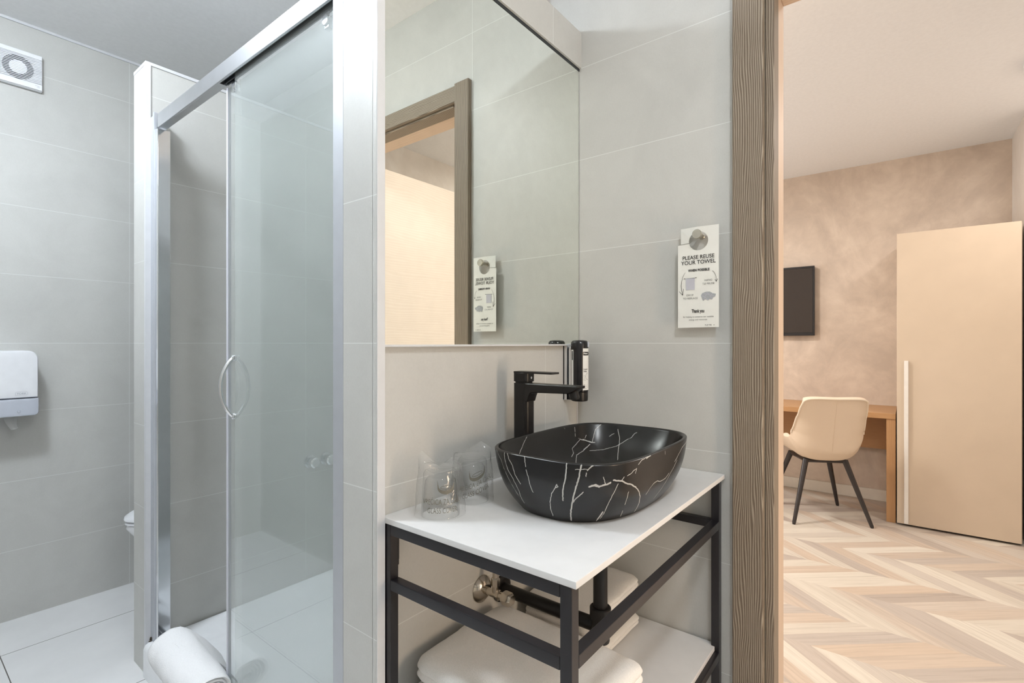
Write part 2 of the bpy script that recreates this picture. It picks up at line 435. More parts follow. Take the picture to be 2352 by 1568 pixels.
bm = BM(); box(bm, XD, 1.50, 0.29, 3.053, 0, ZC); box(bm, XD, 1.50, -1.0, -0.56, 0, ZC); box(bm, XD, 1.50, -0.56, 0.29, 2.16, ZC)
struct('wall_right', bm, M['tile_left'], 'grey tiled wall beside the door')
bm = BM(); box(bm, 1.50, 1.58, 0.29, 3.10, 0, 2.58); box(bm, 1.50, 1.58, -1.2, -0.56, 0, 2.58); box(bm, 1.50, 1.58, -0.56, 0.29, 2.16, 2.58)
struct('wall_bedroom_near', bm, M['plaster_pale'])
struct('wall_bedroom_far', box(BM(), 4.75, 4.85, -1.2, 3.10, 0, 2.58), M['plaster'], 'mottled beige plaster wall with the television')
struct('wall_bedroom_pier', box(BM(), 4.20, 4.75, -1.10, -0.566, 0, 2.58), M['plaster_pale'])
struct('wall_bedroom_right', box(BM(), 1.58, 4.75, -1.20, -1.10, 0, 2.58), M['plaster_pale'])
bm = BM(); box(bm, 1.58, 2.5, 3.0, 3.10, 0, 2.58); box(bm, 3.9, 4.75, 3.0, 3.10, 0, 2.58); box(bm, 2.5, 3.9, 3.0, 3.10, 0, 0.85); box(bm, 2.5, 3.9, 3.0, 3.10, 2.1, 2.58)
struct('wall_bedroom_left', bm, M['plaster_pale'])
wn = thing('window_1', 'bedroom window with a white frame', 'window', (3.2, 3.02, 0.85), kind='structure')
del wn['category']
bm = BM()
for a in ((2.5, 2.56, 0.85, 2.1), (3.84, 3.9, 0.85, 2.1), (3.17, 3.23, 0.91, 2.04), (2.56, 3.84, 0.85, 0.91), (2.56, 3.84, 2.04, 2.1)):
    box(bm, a[0], a[1], 3.02, 3.08, a[2], a[3])
obj('window_frame', bm, M['white_paint'], wn)
obj('pane', box(BM(), 2.56, 3.84, 3.045, 3.051, 0.91, 2.04), M['window_glass'], wn)
# partitions of the shower
struct('wall_mirror', box(box(BM(), 0.63, XD, 0.852, 0.955, 0, 2.215), 0.63, 0.649, 0.840, 0.853, 0, 2.215), M['tile_mirror'], 'grey tiled partition carrying the mirror')
struct('wall_shower', box(BM(), 0.616, XD, 2.166, 2.296, 0, 2.210), M['tile_shower'], 'grey tiled partition between shower and toilet')
struct('baseboard_far', box(BM(), 4.736, 4.75, -0.5, 3.0, 0, 0.085, 0.003), M['skirting'], 'cream skirting board under the desk')
# edge profiles of the tiling
def trim(x0, x1, y0, y1, z0, z1, m='trim_white', n=[0]):
    n[0] += 1
    return struct('trim_%d' % n[0], box(BM(), x0, x1, y0, y1, z0, z1, 0.0008, 1), M[m])
trim(0.630, 0.650, 0.8375, 0.840, 0.0, 2.215)            # corner profile of the mirror partition
trim(0.6145, 0.632, 2.1635, 2.166, 0.0, 2.212)          # corner profile of the shower partition
trim(0.6145, 0.616, 2.1635, 2.177, 0.0, 2.212)
trim(0.6145, XD, 2.1635, 2.296, 2.210, 2.222)           # top profile
trim(0.627, XD, 0.846, 0.957, 2.215, 2.224)
trim(0.650, XD, 0.840, 0.852, 1.192, 1.197)             # ledge profile under the mirror
trim(0.12, XD, 3.047, 3.053, 2.598, ZC)                 # painted line under the ceiling
trim(0.65, XD, 0.8505, 0.852, 0.0, 0.002)
trim(1.405, XD, 0.975, 1.6, 2.34, 2.61, 'brown_wood')
# tile band over the mirror, a little proud of the wall
struct('trim_overmirror', box(BM(), 0.650, XD, 0.836, 0.852, 2.100, 2.215), M['tile_band'], 'tile band above the mirror')
struct('trim_shadowgap', box(BM(), 0.650, XD, 0.843, 0.852, 2.092, 2.100), M['dark_gap'])
# corner joint
trim(1.4345, XD, 0.8495, 0.852, 0.84, 2.09, 'trim_white')

# ------------------------------------------------------------------ door with frame
dr = thing('door_1', 'bedroom doorway with a grey brown wood frame', 'door', (1.437, -0.13, 0), kind='structure'); del dr['category']
yl, yr = 0.268, -0.53
obj('casing', box(BM(), 1.418, 1.4430, 0.2890, 0.365, 0, 2.222, 0.004, 3), M['casing_v'], dr, True)
obj('casing', box(BM(), 1.418, 1.437, yr - 0.097, yr - 0.023, 0, 2.222, 0.004, 3), M['casing_v'], dr, True)
obj('casing', box(BM(), 1.420, 1.437, yr - 0.023, 0.291, 2.150, 2.215, 0.004, 3), M['casing_h'], dr, True)
for y0, y1 in ((yl, 0.2888), (yr - 0.024, yr)):
    obj('jamb', box(BM(), 1.443, 1.502, y0, y1, 0, 2.15, 0.002, 2), M['casing_v'], dr, True)
obj('jamb_lining', box(BM(), 1.502, 1.585, 0.2705, 0.292, 0, 2.15, 0.001, 1), M['beech_v'], dr)
obj('jamb_lining', box(BM(), 1.502, 1.585, yr - 0.024, yr - 0.0025, 0, 2.15, 0.001, 1), M['beech_v'], dr)
obj('head', box(BM(), 1.437, 1.502, yr, yl, 2.142, 2.165, 0.002, 2), M['casing_h'], dr, True)
obj('head_lining', box(BM(), 1.502, 1.585, yr, 0.2705, 2.146, 2.165, 0.001, 1), M['beech_h'], dr)
obj('casing', box(BM(), 1.585, 1.600, 0.2785, 0.352, 0, 2.222, 0.003, 2), M['beech_v'], dr)
obj('casing', box(BM(), 1.585, 1.600, yr - 0.085, yr - 0.012, 0, 2.222, 0.003, 2), M['beech_v'], dr)
obj('casing', box(BM(), 1.585, 1.600, yr - 0.012, 0.2785, 2.155, 2.222, 0.003, 2), M['beech_h'], dr)
lf = obj('door_leaf', box(BM(), 1.605, 2.395, -0.585, -0.545, 0.008, 2.150, 0.002), M['leaf'], dr)
bm = BM(); lathe(bm, [(0.024, 0), (0.024, 0.006)], (2.33, -0.545, 1.03), 'Y', 24); tube(bm, [(2.33, -0.545, 1.03), (2.33, -0.50, 1.03), (2.21, -0.50, 1.03)], 0.009, 12)
obj('door_handle', bm, M['brushed_knob'], lf, True)

# ------------------------------------------------------------------ lamps and added fill lights (out of the frame or at its edge)
def ceiling_lamp(loc, r, mat, label, dome=False):
    t = thing('ceiling_lamp', label, 'lamp', loc)
    x, y, z = loc
    obj('housing', lathe(BM(), [(r, 0.0), (r, -0.030), (r - 0.006, -0.034), (r - 0.012, -0.030), (r - 0.012, -0.012)], loc, 'Z', 48), M['white_plastic'], t, True)
    obj('diffuser', lathe(BM(), [(r - 0.013, -0.013), (r - 0.013, -0.034), (r - 0.016, -0.065), (r - 0.035, -0.092), (r - 0.08, -0.108), (0.02, -0.114)] if dome else [(r - 0.013, -0.013), (r - 0.013, -0.029)], loc, 'Z', 48), mat, t, True)
    return t
ceiling_lamp((-0.05, 1.83, 2.61), 0.15, M['lamp_cool'], 'round white ceiling lamp over the bathroom floor beside the shower', True)
ceiling_lamp((0.30, -0.35, 2.61), 0.15, M['fill_cool_dim'], 'added fill light shaped as a round white ceiling lamp above the bathroom entry', True)  # unseen fill, added to brighten the counter side
ceiling_lamp((1.98, 0.22, 2.58), 0.17, M['lamp_warm'], 'added fill light shaped as a round warm ceiling lamp just inside the bedroom door')  # unseen fill, added so the open door leaf is brighter
ceiling_lamp((3.10, 1.55, 2.58), 0.22, M['lamp_warm'], 'round warm ceiling lamp over the bedroom floor before the desk')
ceiling_lamp((3.51, -0.66, 2.58), 0.20, M['lamp_warm'], 'round white ceiling lamp at the top right edge, above the bedroom wardrobe side')

wl = thing('wall_fill_light', 'upright warm fill light added on the tiled wall behind the viewer', 'lamp', (0.95, -1.0, 0.95))  # unseen fixture added as warm fill for basin, towels and lower wall
obj('backplate', box(BM(), 0.87, 1.03, -1.0, -0.985, 0.64, 1.26, 0.004), M['chrome'], wl, True)
obj('fill_glow_box', box(BM(), 0.855, 1.045, -0.985, -0.94, 0.66, 1.24, 0.006), M['fill_wall'], wl, True)

# ------------------------------------------------------------------ mirror
mr = thing('wall_mirror_panel', 'large frameless wall mirror above the basin, reflecting the wooden doorway', 'mirror', (1.04, 0.850, 1.197))
mr.name = 'mirror'
obj('mirror_glass', box(BM(), 0.650, 1.434, 0.8445, 0.8505, 1.197, 2.092), M['mirror'], mr)

# ------------------------------------------------------------------ shower
ty = thing('shower_tray', 'white shower tray with a raised rim, under the glass enclosure', 'shower tray', (1.02, 1.56, 0))
def tray_mesh():
    bm = BM(); x0, x1, y0, y1 = 0.607, XD - 0.001, 0.956, 2.165
    cx, cy, a, b = (x0 + x1) / 2, (y0 + y1) / 2, (x1 - x0) / 2, (y1 - y0) / 2
    rings = [rrect(cx, cy, a, b, 0.006, 0.0, 6), rrect(cx, cy, a, b, 0.006, 0.098, 6), rrect(cx, cy, a - 0.004, b - 0.003, 0.008, 0.112, 6),
             rrect(cx, cy, a - 0.014, b - 0.006, 0.012, 0.120, 6), rrect(cx, cy, a - 0.05, b - 0.030, 0.04, 0.121, 6), rrect(cx, cy, a - 0.062, b - 0.042, 0.05, 0.112, 6),
             rrect(cx, cy, a - 0.080, b - 0.06, 0.06, 0.094, 6), rrect(cx, cy, a - 0.13, b - 0.11, 0.06, 0.088, 6), rrect(cx, cy, 0.10, 0.12, 0.05, 0.080, 6)]
    loft(bm, rings)
    return bm
obj('basin', tray_mesh(), M['tray'], ty, True, angle=50)
obj('drain_cover', lathe(BM(), [(0.045, 0.0885), (0.045, 0.091), (0.040, 0.093)], (1.20, 1.12, 0), 'Z', 32), M['chrome'], ty, True)

sh = thing('shower_enclosure', 'glass shower enclosure with silver frame and sliding door', 'shower enclosure', (0.65, 1.56, 0.12))
bm = BM(); box(bm, 0.632, 0.672, 2.096, 2.122, 0.122, 1.966, 0.002); obj('post', bm, M['chrome'], sh, True)
bm = BM(); box(bm, 0.631, 0.668, 2.126, 2.166, 0.122, 2.022, 0.002); box(bm, 0.628, 0.640, 2.121, 2.132, 0.122, 2.030, 0.002); obj('wall_profile', bm, M['bright_frame'], sh, True)
bm = BM(); box(bm, 0.629, 0.672, 0.955, 0.995, 0.122, 2.070, 0.003); obj('post', bm, M['bright_frame'], sh, True)
rl = obj('top_rail', box(BM(), 0.631, 0.638, 0.985, 2.094, 1.967, 2.016, 0.002), M['satin_metal'], sh, True)
bm = BM(); box(bm, 0.638, 0.664, 0.985, 2.094, 2.007, 2.016, 0.001); box(bm, 0.638, 0.660, 1.60, 2.094, 1.969, 2.007, 0.001)
obj('rail_web', bm, M['satin_metal'], rl, True)
bm = BM()
for x in (0.640, 0.652, 0.660): box(bm, x, x + 0.003, 1.0, 1.60, 1.972, 2.007)
box(bm, 0.6385, 0.664, 1.0, 1.60, 1.994, 2.0065)
obj('track', bm, M['dark_track'], rl)
bm = BM(); box(bm, 0.628, 0.672, 0.995, 2.096, 0.1215, 0.128, 0.001)
for x in (0.629, 0.642, 0.655, 0.668): box(bm, x, x + 0.003, 0.995, 2.096, 0.128, 0.146, 0.0008, 1)
obj('bottom_rail', bm, M['chrome'], sh, True)
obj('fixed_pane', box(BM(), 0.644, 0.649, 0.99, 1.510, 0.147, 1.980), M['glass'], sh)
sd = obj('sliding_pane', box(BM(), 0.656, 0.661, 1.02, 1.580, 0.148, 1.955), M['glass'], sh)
obj('edge_seal', box(BM(), 0.653, 0.664, 1.580, 1.590, 0.148, 1.957, 0.002), M['silicone'], sd, True)
for y in (1.535, 1.06):
    bm = BM(); lathe(bm, [(0.011, 0), (0.013, 0.002), (0.013, 0.012), (0.011, 0.014)], (0.650, y, 1.950), 'X', 20); box(bm, 0.654, 0.667, y - 0.010, y + 0.010, 1.932, 1.970, 0.002)
    obj('roller', bm, M['chrome'], sd, True)
for s in (-1, 1):
    bm = BM(); xg = 0.656 if s < 0 else 0.661
    pts = []
    for k in range(25):
        t = -1 + 2 * k / 24
        pts.append((xg + s * 0.036 * (1 - t * t) ** 0.8 + s * 0.001, 1.545, 1.072 + 0.085 * t))
    tube(bm, pts, 0.0055, 12)
    for zz in (0.987, 1.157): lathe(bm, [(0.009, 0), (0.009, 0.004 * s), (0.0055, 0.007 * s)], (xg, 1.545, zz), 'X', 20)
    obj('bow_handle', bm, M['chrome'], sd, True)
bm = BM(); random.seed(2)
for k in range(16):
    x = 0.6125 + random.random() * 0.014; z = 0.120 + random.random() * 0.012
    bmesh.ops.create_icosphere(bm, subdivisions=1, radius=0.0025 + 0.0025 * random.random(), matrix=Matrix.Translation((x + 0.012, 2.152 + 0.01 * random.random(), z)))
obj('mould_patch', bm, M['mould'], sh)
for x, lb in ((1.252, 'round chrome shower tap on the tiles, farther from the door frame'), (1.332, 'round chrome shower tap on the tiles, nearer the white frame post')):
    t = thing('shower_tap', lb, 'tap', (x, 2.166, 0.655), 'shower taps behind the glass')
    obj('escutcheon', lathe(BM(), [(0.030, 0), (0.029, -0.006), (0.015, -0.012)], (x, 2.166, 0.655), 'Y', 28), M['chrome'], t, True)
    bm = lathe(BM(), [(0.012, -0.010), (0.012, -0.025), (0.022, -0.028), (0.024, -0.050), (0.018, -0.056)], (x, 2.166, 0.655), 'Y', 28)
    obj('knob', bm, M['chrome'], t, True)

# ------------------------------------------------------------------ rolled towel on the shower rim
rt = thing('rolled_towel', 'white terry bath mat rolled up and lying on the shower tray rim', 'towel', (0.617, 1.72, 0.148))
def roll_mesh():
    bm = BM(); P0 = Vector((0.610, 1.905, 0.206)); P1 = Vector((0.594, 1.545, 0.204))
    ax = (P1 - P0).normalized(); up = Vector((0, 0, 1)); up = (up - ax * up.dot(ax)).normalized(); sdv = ax.cross(up)
    rings = []; nn = 72; L = 30
    def ring(t, r, push=0.0):
        c = P0.lerp(P1, t); out = []
        for k in range(nn):
            a = 2 * PI * k / nn
            d = up * math.cos(a) * 0.90 + sdv * math.sin(a) * 1.05
            q = c + d * r * (1.0 - 0.13 * t) + ax * push
            q += d * (0.0035 * noise.noise(q * 22) + 0.0012 * noise.noise(q * 90))
            out.append(q)
        return out
    rr0 = 0.064
    rings = [ring(0, 0.010, 0.004), ring(0, rr0 * 0.55, 0.0), ring(0, rr0 * 0.85, 0.001), ring(0.012, rr0 * 0.96), ]
    for k in range(1, L): rings.append(ring(0.02 + 0.95 * k / L, rr0 * (1.0 + 0.04 * math.sin(3 * k / L))))
    rings += [ring(0.985, rr0 * 0.985), ring(1.0, rr0 * 0.93)]
    # spiral end: alternating ridges and grooves
    for j in range(5):
        r1 = rr0 * (0.90 - 0.17 * j)
        rings += [ring(1.0, r1 * 0.985, -0.002), ring(1.0, r1 * 0.95, -0.012 - 0.004 * j), ring(1.0, r1 * 0.90, -0.012 - 0.004 * j), ring(1.0, r1 * 0.87, -0.003 - 0.003 * j)]
    loft(bm, rings); return bm
obj('roll', roll_mesh(), M['mat_towel'], rt, True, angle=80)
def flap_mesh():
    bm = BM(); nu, nv = 20, 14; g = []
    for th in (0, 1):
        rows = []
        for i in range(nu + 1):
            row = []
            for j in range(nv + 1):
                u, v = i / nu, j / nv
                x = 0.640 + 0.098 * v - 0.02 * u; y = 1.915 - 0.22 * u - 0.03 * v
                z = 0.252 - 0.050 * v - 0.065 * v * v + 0.012 * math.sin(6 * u) * v
                q = Vector((x, y, z - 0.006 * th)); q.z += 0.004 * noise.noise(q * 25)
                row.append(bm.verts.new(q))
            rows.append(row)
        g.append(rows)
    for rows in g:
        for i in range(nu):
            for j in range(nv): bm.faces.new((rows[i][j], rows[i + 1][j], rows[i + 1][j + 1], rows[i][j + 1]))
    a, b = g
    for i in range(nu):
        for j in (0, nv): bm.faces.new((a[i][j], a[i + 1][j], b[i + 1][j], b[i][j]))
    for j in range(nv):
        for i in (0, nu): bm.faces.new((a[i][j], a[i][j + 1], b[i][j + 1], b[i][j]))
    return bm
obj('loose_end', flap_mesh(), M['mat_towel'], rt, True, angle=80)
# raised woven figure: pair of footprints outlined
bm = BM()
def on_roll(t, a, r=0.0622):
    P0 = Vector((0.610, 1.905, 0.206)); P1 = Vector((0.594, 1.545, 0.204)); ax = (P1 - P0).normalized()
    up = Vector((0, 0, 1)); up = (up - ax * up.dot(ax)).normalized(); s_ = ax.cross(up)
    return P0.lerp(P1, t) + (up * math.cos(a) * 0.90 + s_ * math.sin(a) * 1.05) * r
for (tc, ac) in ((0.36, 0.42), (0.34, -0.10)):
    pts = [on_roll(tc + 0.11 * math.cos(k * 2 * PI / 30 * 0.8 + 0.8), ac + 0.2 * math.sin(k * 2 * PI / 30 * 0.8 + 0.8)) for k in range(31)]
    tube(bm, pts, 0.0010, 6)
obj('woven_outline', bm, M['mat_towel'], rt, True)

# ------------------------------------------------------------------ extractor fan on the left wall
fn = thing('extractor_fan', 'square white extractor fan with louvres, high on the tiled wall', 'fan', (0.397, 3.053, 2.398))
fx, fz, h = 0.397, 2.398, 0.079
obj('cover', box(BM(), fx - h, fx + h, 3.033, 3.053, fz - h, fz + h, 0.004, 3), M['white_plastic'], fn, True)
obj('lower_border', box(BM(), fx - h + 0.002, fx + h - 0.002, 3.0275, 3.034, fz - h + 0.003, fz - 0.053, 0.0012), M['white_plastic'], fn, True)
obj('upper_border', box(BM(), fx - h + 0.002, fx + h - 0.002, 3.0275, 3.034, fz + 0.058, fz + h - 0.003, 0.0012), M['white_plastic'], fn, True)
obj('opening', lathe(BM(), [(0.050, -0.0205), (0.050, -0.0215)], (fx, 3.053, fz), 'Y', 48), M['dark_gap'], fn)
obj('hub', lathe(BM(), [(0.029, -0.0215), (0.029, -0.0225), (0.02, -0.0235)], (fx, 3.053, fz), 'Y', 32), M['white_plastic'], fn, True)
bm = BM(); nsl = 16
for k in range(nsl):
    z = fz - 0.050 + 0.108 * (k + 0.5) / nsl
    box(bm, fx - h + 0.003, fx + h - 0.003, 3.0275, 3.0290, z - 0.0014, z + 0.0014)
obj('louvres', bm, M['white_plastic'], fn)
mk = lambda x, y: (fx + 0.061 + x, 3.0272, fz - 0.063 + y)
bm = merge([ribbon([(a_, y_), (b_, y_ + 0.0004), (c_, y_)], 0.0012, mk) for a_, b_, c_, y_ in ((-0.008, -0.002, 0.003, 0.003), (0.001, 0.004, 0.008, 0.0015), (-0.001, 0.003, 0.008, -0.003))])
obj('marking', bm, M['lilac_ink'], fn, fix=False)

# ------------------------------------------------------------------ towel dispenser
dp = thing('paper_towel_dispenser', 'white paper towel dispenser with grey translucent base on the tiled wall', 'dispenser', (0.30, 3.053, 0.89))
x0, x1, yf = 0.125, 0.447, 2.925
def disp(z0, z1, rt_, rb, y0, inset=0.0):
    bm = BM(); pts = []
    def arc(cx, cz, r, a0, a1):
        for k in range(9):
            t = R(a0 + (a1 - a0) * k / 8); pts.append((cx + r * math.cos(t), cz + r * math.sin(t)))
    a, b = x0 + inset, x1 - inset
    arc(b - rt_, z1 - rt_, rt_, 0, 90); arc(a + rt_, z1 - rt_, rt_, 90, 180); arc(a + rb, z0 + rb, rb, 180, 270); arc(b - rb, z0 + rb, rb, 270, 360)
    cx, cz = (a + b) / 2, (z0 + z1) / 2
    rings = []
    for y, s in ((3.053, 1.0), (y0 + 0.02, 1.0), (y0 + 0.008, 0.985), (y0, 0.95), (y0 - 0.003, 0.7)):
        rings.append([Vector((cx + (px - cx) * (1 - (1 - s) * (0.5 if abs(px - cx) > 0.1 else 1)), y, cz + (pz - cz) * s)) for px, pz in pts])
    loft(bm, rings); return bm
obj('cover', disp(0.968, 1.168, 0.032, 0.003, yf), M['white_plastic'], dp, True)
obj('base', disp(0.893, 0.967, 0.003, 0.016, yf - 0.004, -0.002), M['smoky_plastic'], dp, True)
bm = BM(); n = 12; rows = []
for j in range(n + 1):
    v = j / n; w0 = 0.345 + 0.018 * v ** 1.5; w1 = 0.395 - 0.022 * v + (0.012 * v ** 3)
    rows.append([bm.verts.new((w0 + (w1 - w0) * i / 6 + 0.004 * v * v, 2.985 - 0.012 * math.sin(i * PI / 6) - 0.02 * v * v, 0.895 - 0.060 * v + 0.006 * v * (i / 6))) for i in range(7)])
for a, b in zip(rows, rows[1:]):
    for i in range(6): bm.faces.new((a[i], a[i + 1], b[i + 1], b[i]))
bmesh.ops.solidify(bm, geom=bm.faces[:], thickness=0.0006)
pt = obj('paper_sheet', bm, M['paper'], dp, True)
bm = merge([text_bm('TORK', 0.011, lambda x, y: (0.3935 + x, yf - 0.0036, 0.985 + y), bold=0.0002)] +
           [ribbon([(0.375, 0.982), (0.375, 0.994), (0.379, 0.9965), (0.408, 0.9965), (0.412, 0.994), (0.412, 0.984), (0.408, 0.982), (0.375, 0.982)], 0.0008, lambda x, y: (x, yf - 0.0036, y))])
obj('marking', bm, M['lilac_ink'], dp, fix=False)
obj('screw_cover', lathe(BM(), [(0.006, 0), (0.0055, -0.003), (0.003, -0.004)], (0.385, yf - 0.006, 0.915), 'Y', 20), M['smoky_plastic'], dp, True)

# ------------------------------------------------------------------ toilet
tl = thing('toilet', 'white wall hung toilet showing only its front edge past the partition', 'toilet', (1.437, 2.69, 0.2))
def egg(cx, cy, a, b, z, sh=0.0, n=40):
    out = []
    for k in range(n):
        t = 2 * PI * k / n; c, s = math.cos(t), math.sin(t)
        x = cx + a * (c if c < 0 else c * 1.0)
        out.append(Vector((x, cy + b * s * (1 - 0.12 * max(0, -c)), z)))
    return out
bm = BM(); cy = 2.69
rings = []
for z, a, b, cx in ((0.14, 0.16, 0.10, 1.28), (0.20, 0.26, 0.13, 1.20), (0.28, 0.32, 0.155, 1.11), (0.35, 0.355, 0.170, 1.07), (0.385, 0.365, 0.178, 1.058), (0.40, 0.362, 0.178, 1.058)):
    rings.append(egg(cx, cy, a, b, z))
loft(bm, rings)
box(bm, 1.25, 1.43, cy - 0.14, cy + 0.14, 0.18, 0.395, 0.02)
obj('bowl', bm, M['ceramic'], tl, True, angle=60)
bm = BM(); loft(bm, [egg(1.062, cy, 0.372, 0.184, z_) if i_ not in (0, 3) else egg(1.062, cy, 0.364, 0.176, z_) for i_, z_ in enumerate((0.401, 0.404, 0.412, 0.416))])
obj('seat_ring', bm, M['white_plastic'], tl, True, angle=60)
bm = BM(); loft(bm, [egg(1.062, cy, 0.366, 0.18, 0.417), egg(1.062, cy, 0.376, 0.187, 0.422), egg(1.062, cy, 0.374, 0.185, 0.434), egg(1.062, cy, 0.355, 0.168, 0.446), egg(1.062, cy, 0.28, 0.12, 0.450)])
obj('lid', bm, M['white_plastic'], tl, True, angle=60)

# ------------------------------------------------------------------ washstand: countertop and black steel frame
ZT = 0.8435
ct = tag(obj('countertop', box(BM(), 0.650, 1.436, 0.387, 0.8515, ZT - 0.012, ZT, 0.0015, 2), M['counter'], None, True, org=(1.04, 0.62, ZT - 0.012)),
         'thin white countertop under the black basin, on a black steel frame', 'countertop')
vf = thing('washstand_frame', 'black square tube steel washstand frame with a white lower shelf', 'frame', (1.04, 0.62, 0))
T = 0.0215; fx0, fx1, fy0, fy1 = 0.652, 1.434, 0.396, 0.846; zt = ZT - 0.0125
for x in (fx0, fx1 - T):
    for y in (fy0, fy1 - T):
        obj('leg', box(BM(), x, x + T, y, y + T, 0, zt, 0.002, 2), M['black_steel'], vf, True)
def rail(x0, x1, y0, y1, z0, z1): return obj('rail', box(BM(), x0, x1, y0, y1, z0, z1, 0.0018, 2), M['black_steel'], vf, True)
for x in (fx0, fx1 - T):
    for z in (zt - T, 0.6975, 0.343): rail(x + 0.0002, x + T - 0.0002, fy0 + T, fy1 - T, z, z + T)
rail(fx0 + T, fx1 - T, fy0, fy0 + T, 0.6975, 0.719)
rail(fx0 + T, fx1 - T, fy0, fy0 + T, 0.343, 0.3645)
rail(fx0 + T, fx1 - T, fy1 - T, fy1, 0.343, 0.3645)
rail(fx0 + T, fx1 - T, fy1 - T, fy1, zt - T, zt)
obj('shelf', box(BM(), fx0 + T + 0.001, fx1 - 0.003, fy0 + 0.012, fy1 - 0.001, 0.365, 0.378, 0.0015, 2), M['counter'], vf, True, 'white lower shelf')
bm = box(BM(), 0.6735, 0.694, 0.8465, 0.8515, 0.742, 0.787, 0.001, 1); box(bm, 0.6735, 0.6765, 0.826, 0.8515, 0.742, 0.787, 0.001, 1)
lathe(bm, [(0.004, 0), (0.004, -0.002)], (0.687, 0.8465, 0.764), 'Y', 16)
obj('wall_bracket', bm, M['black_steel'], vf, True)

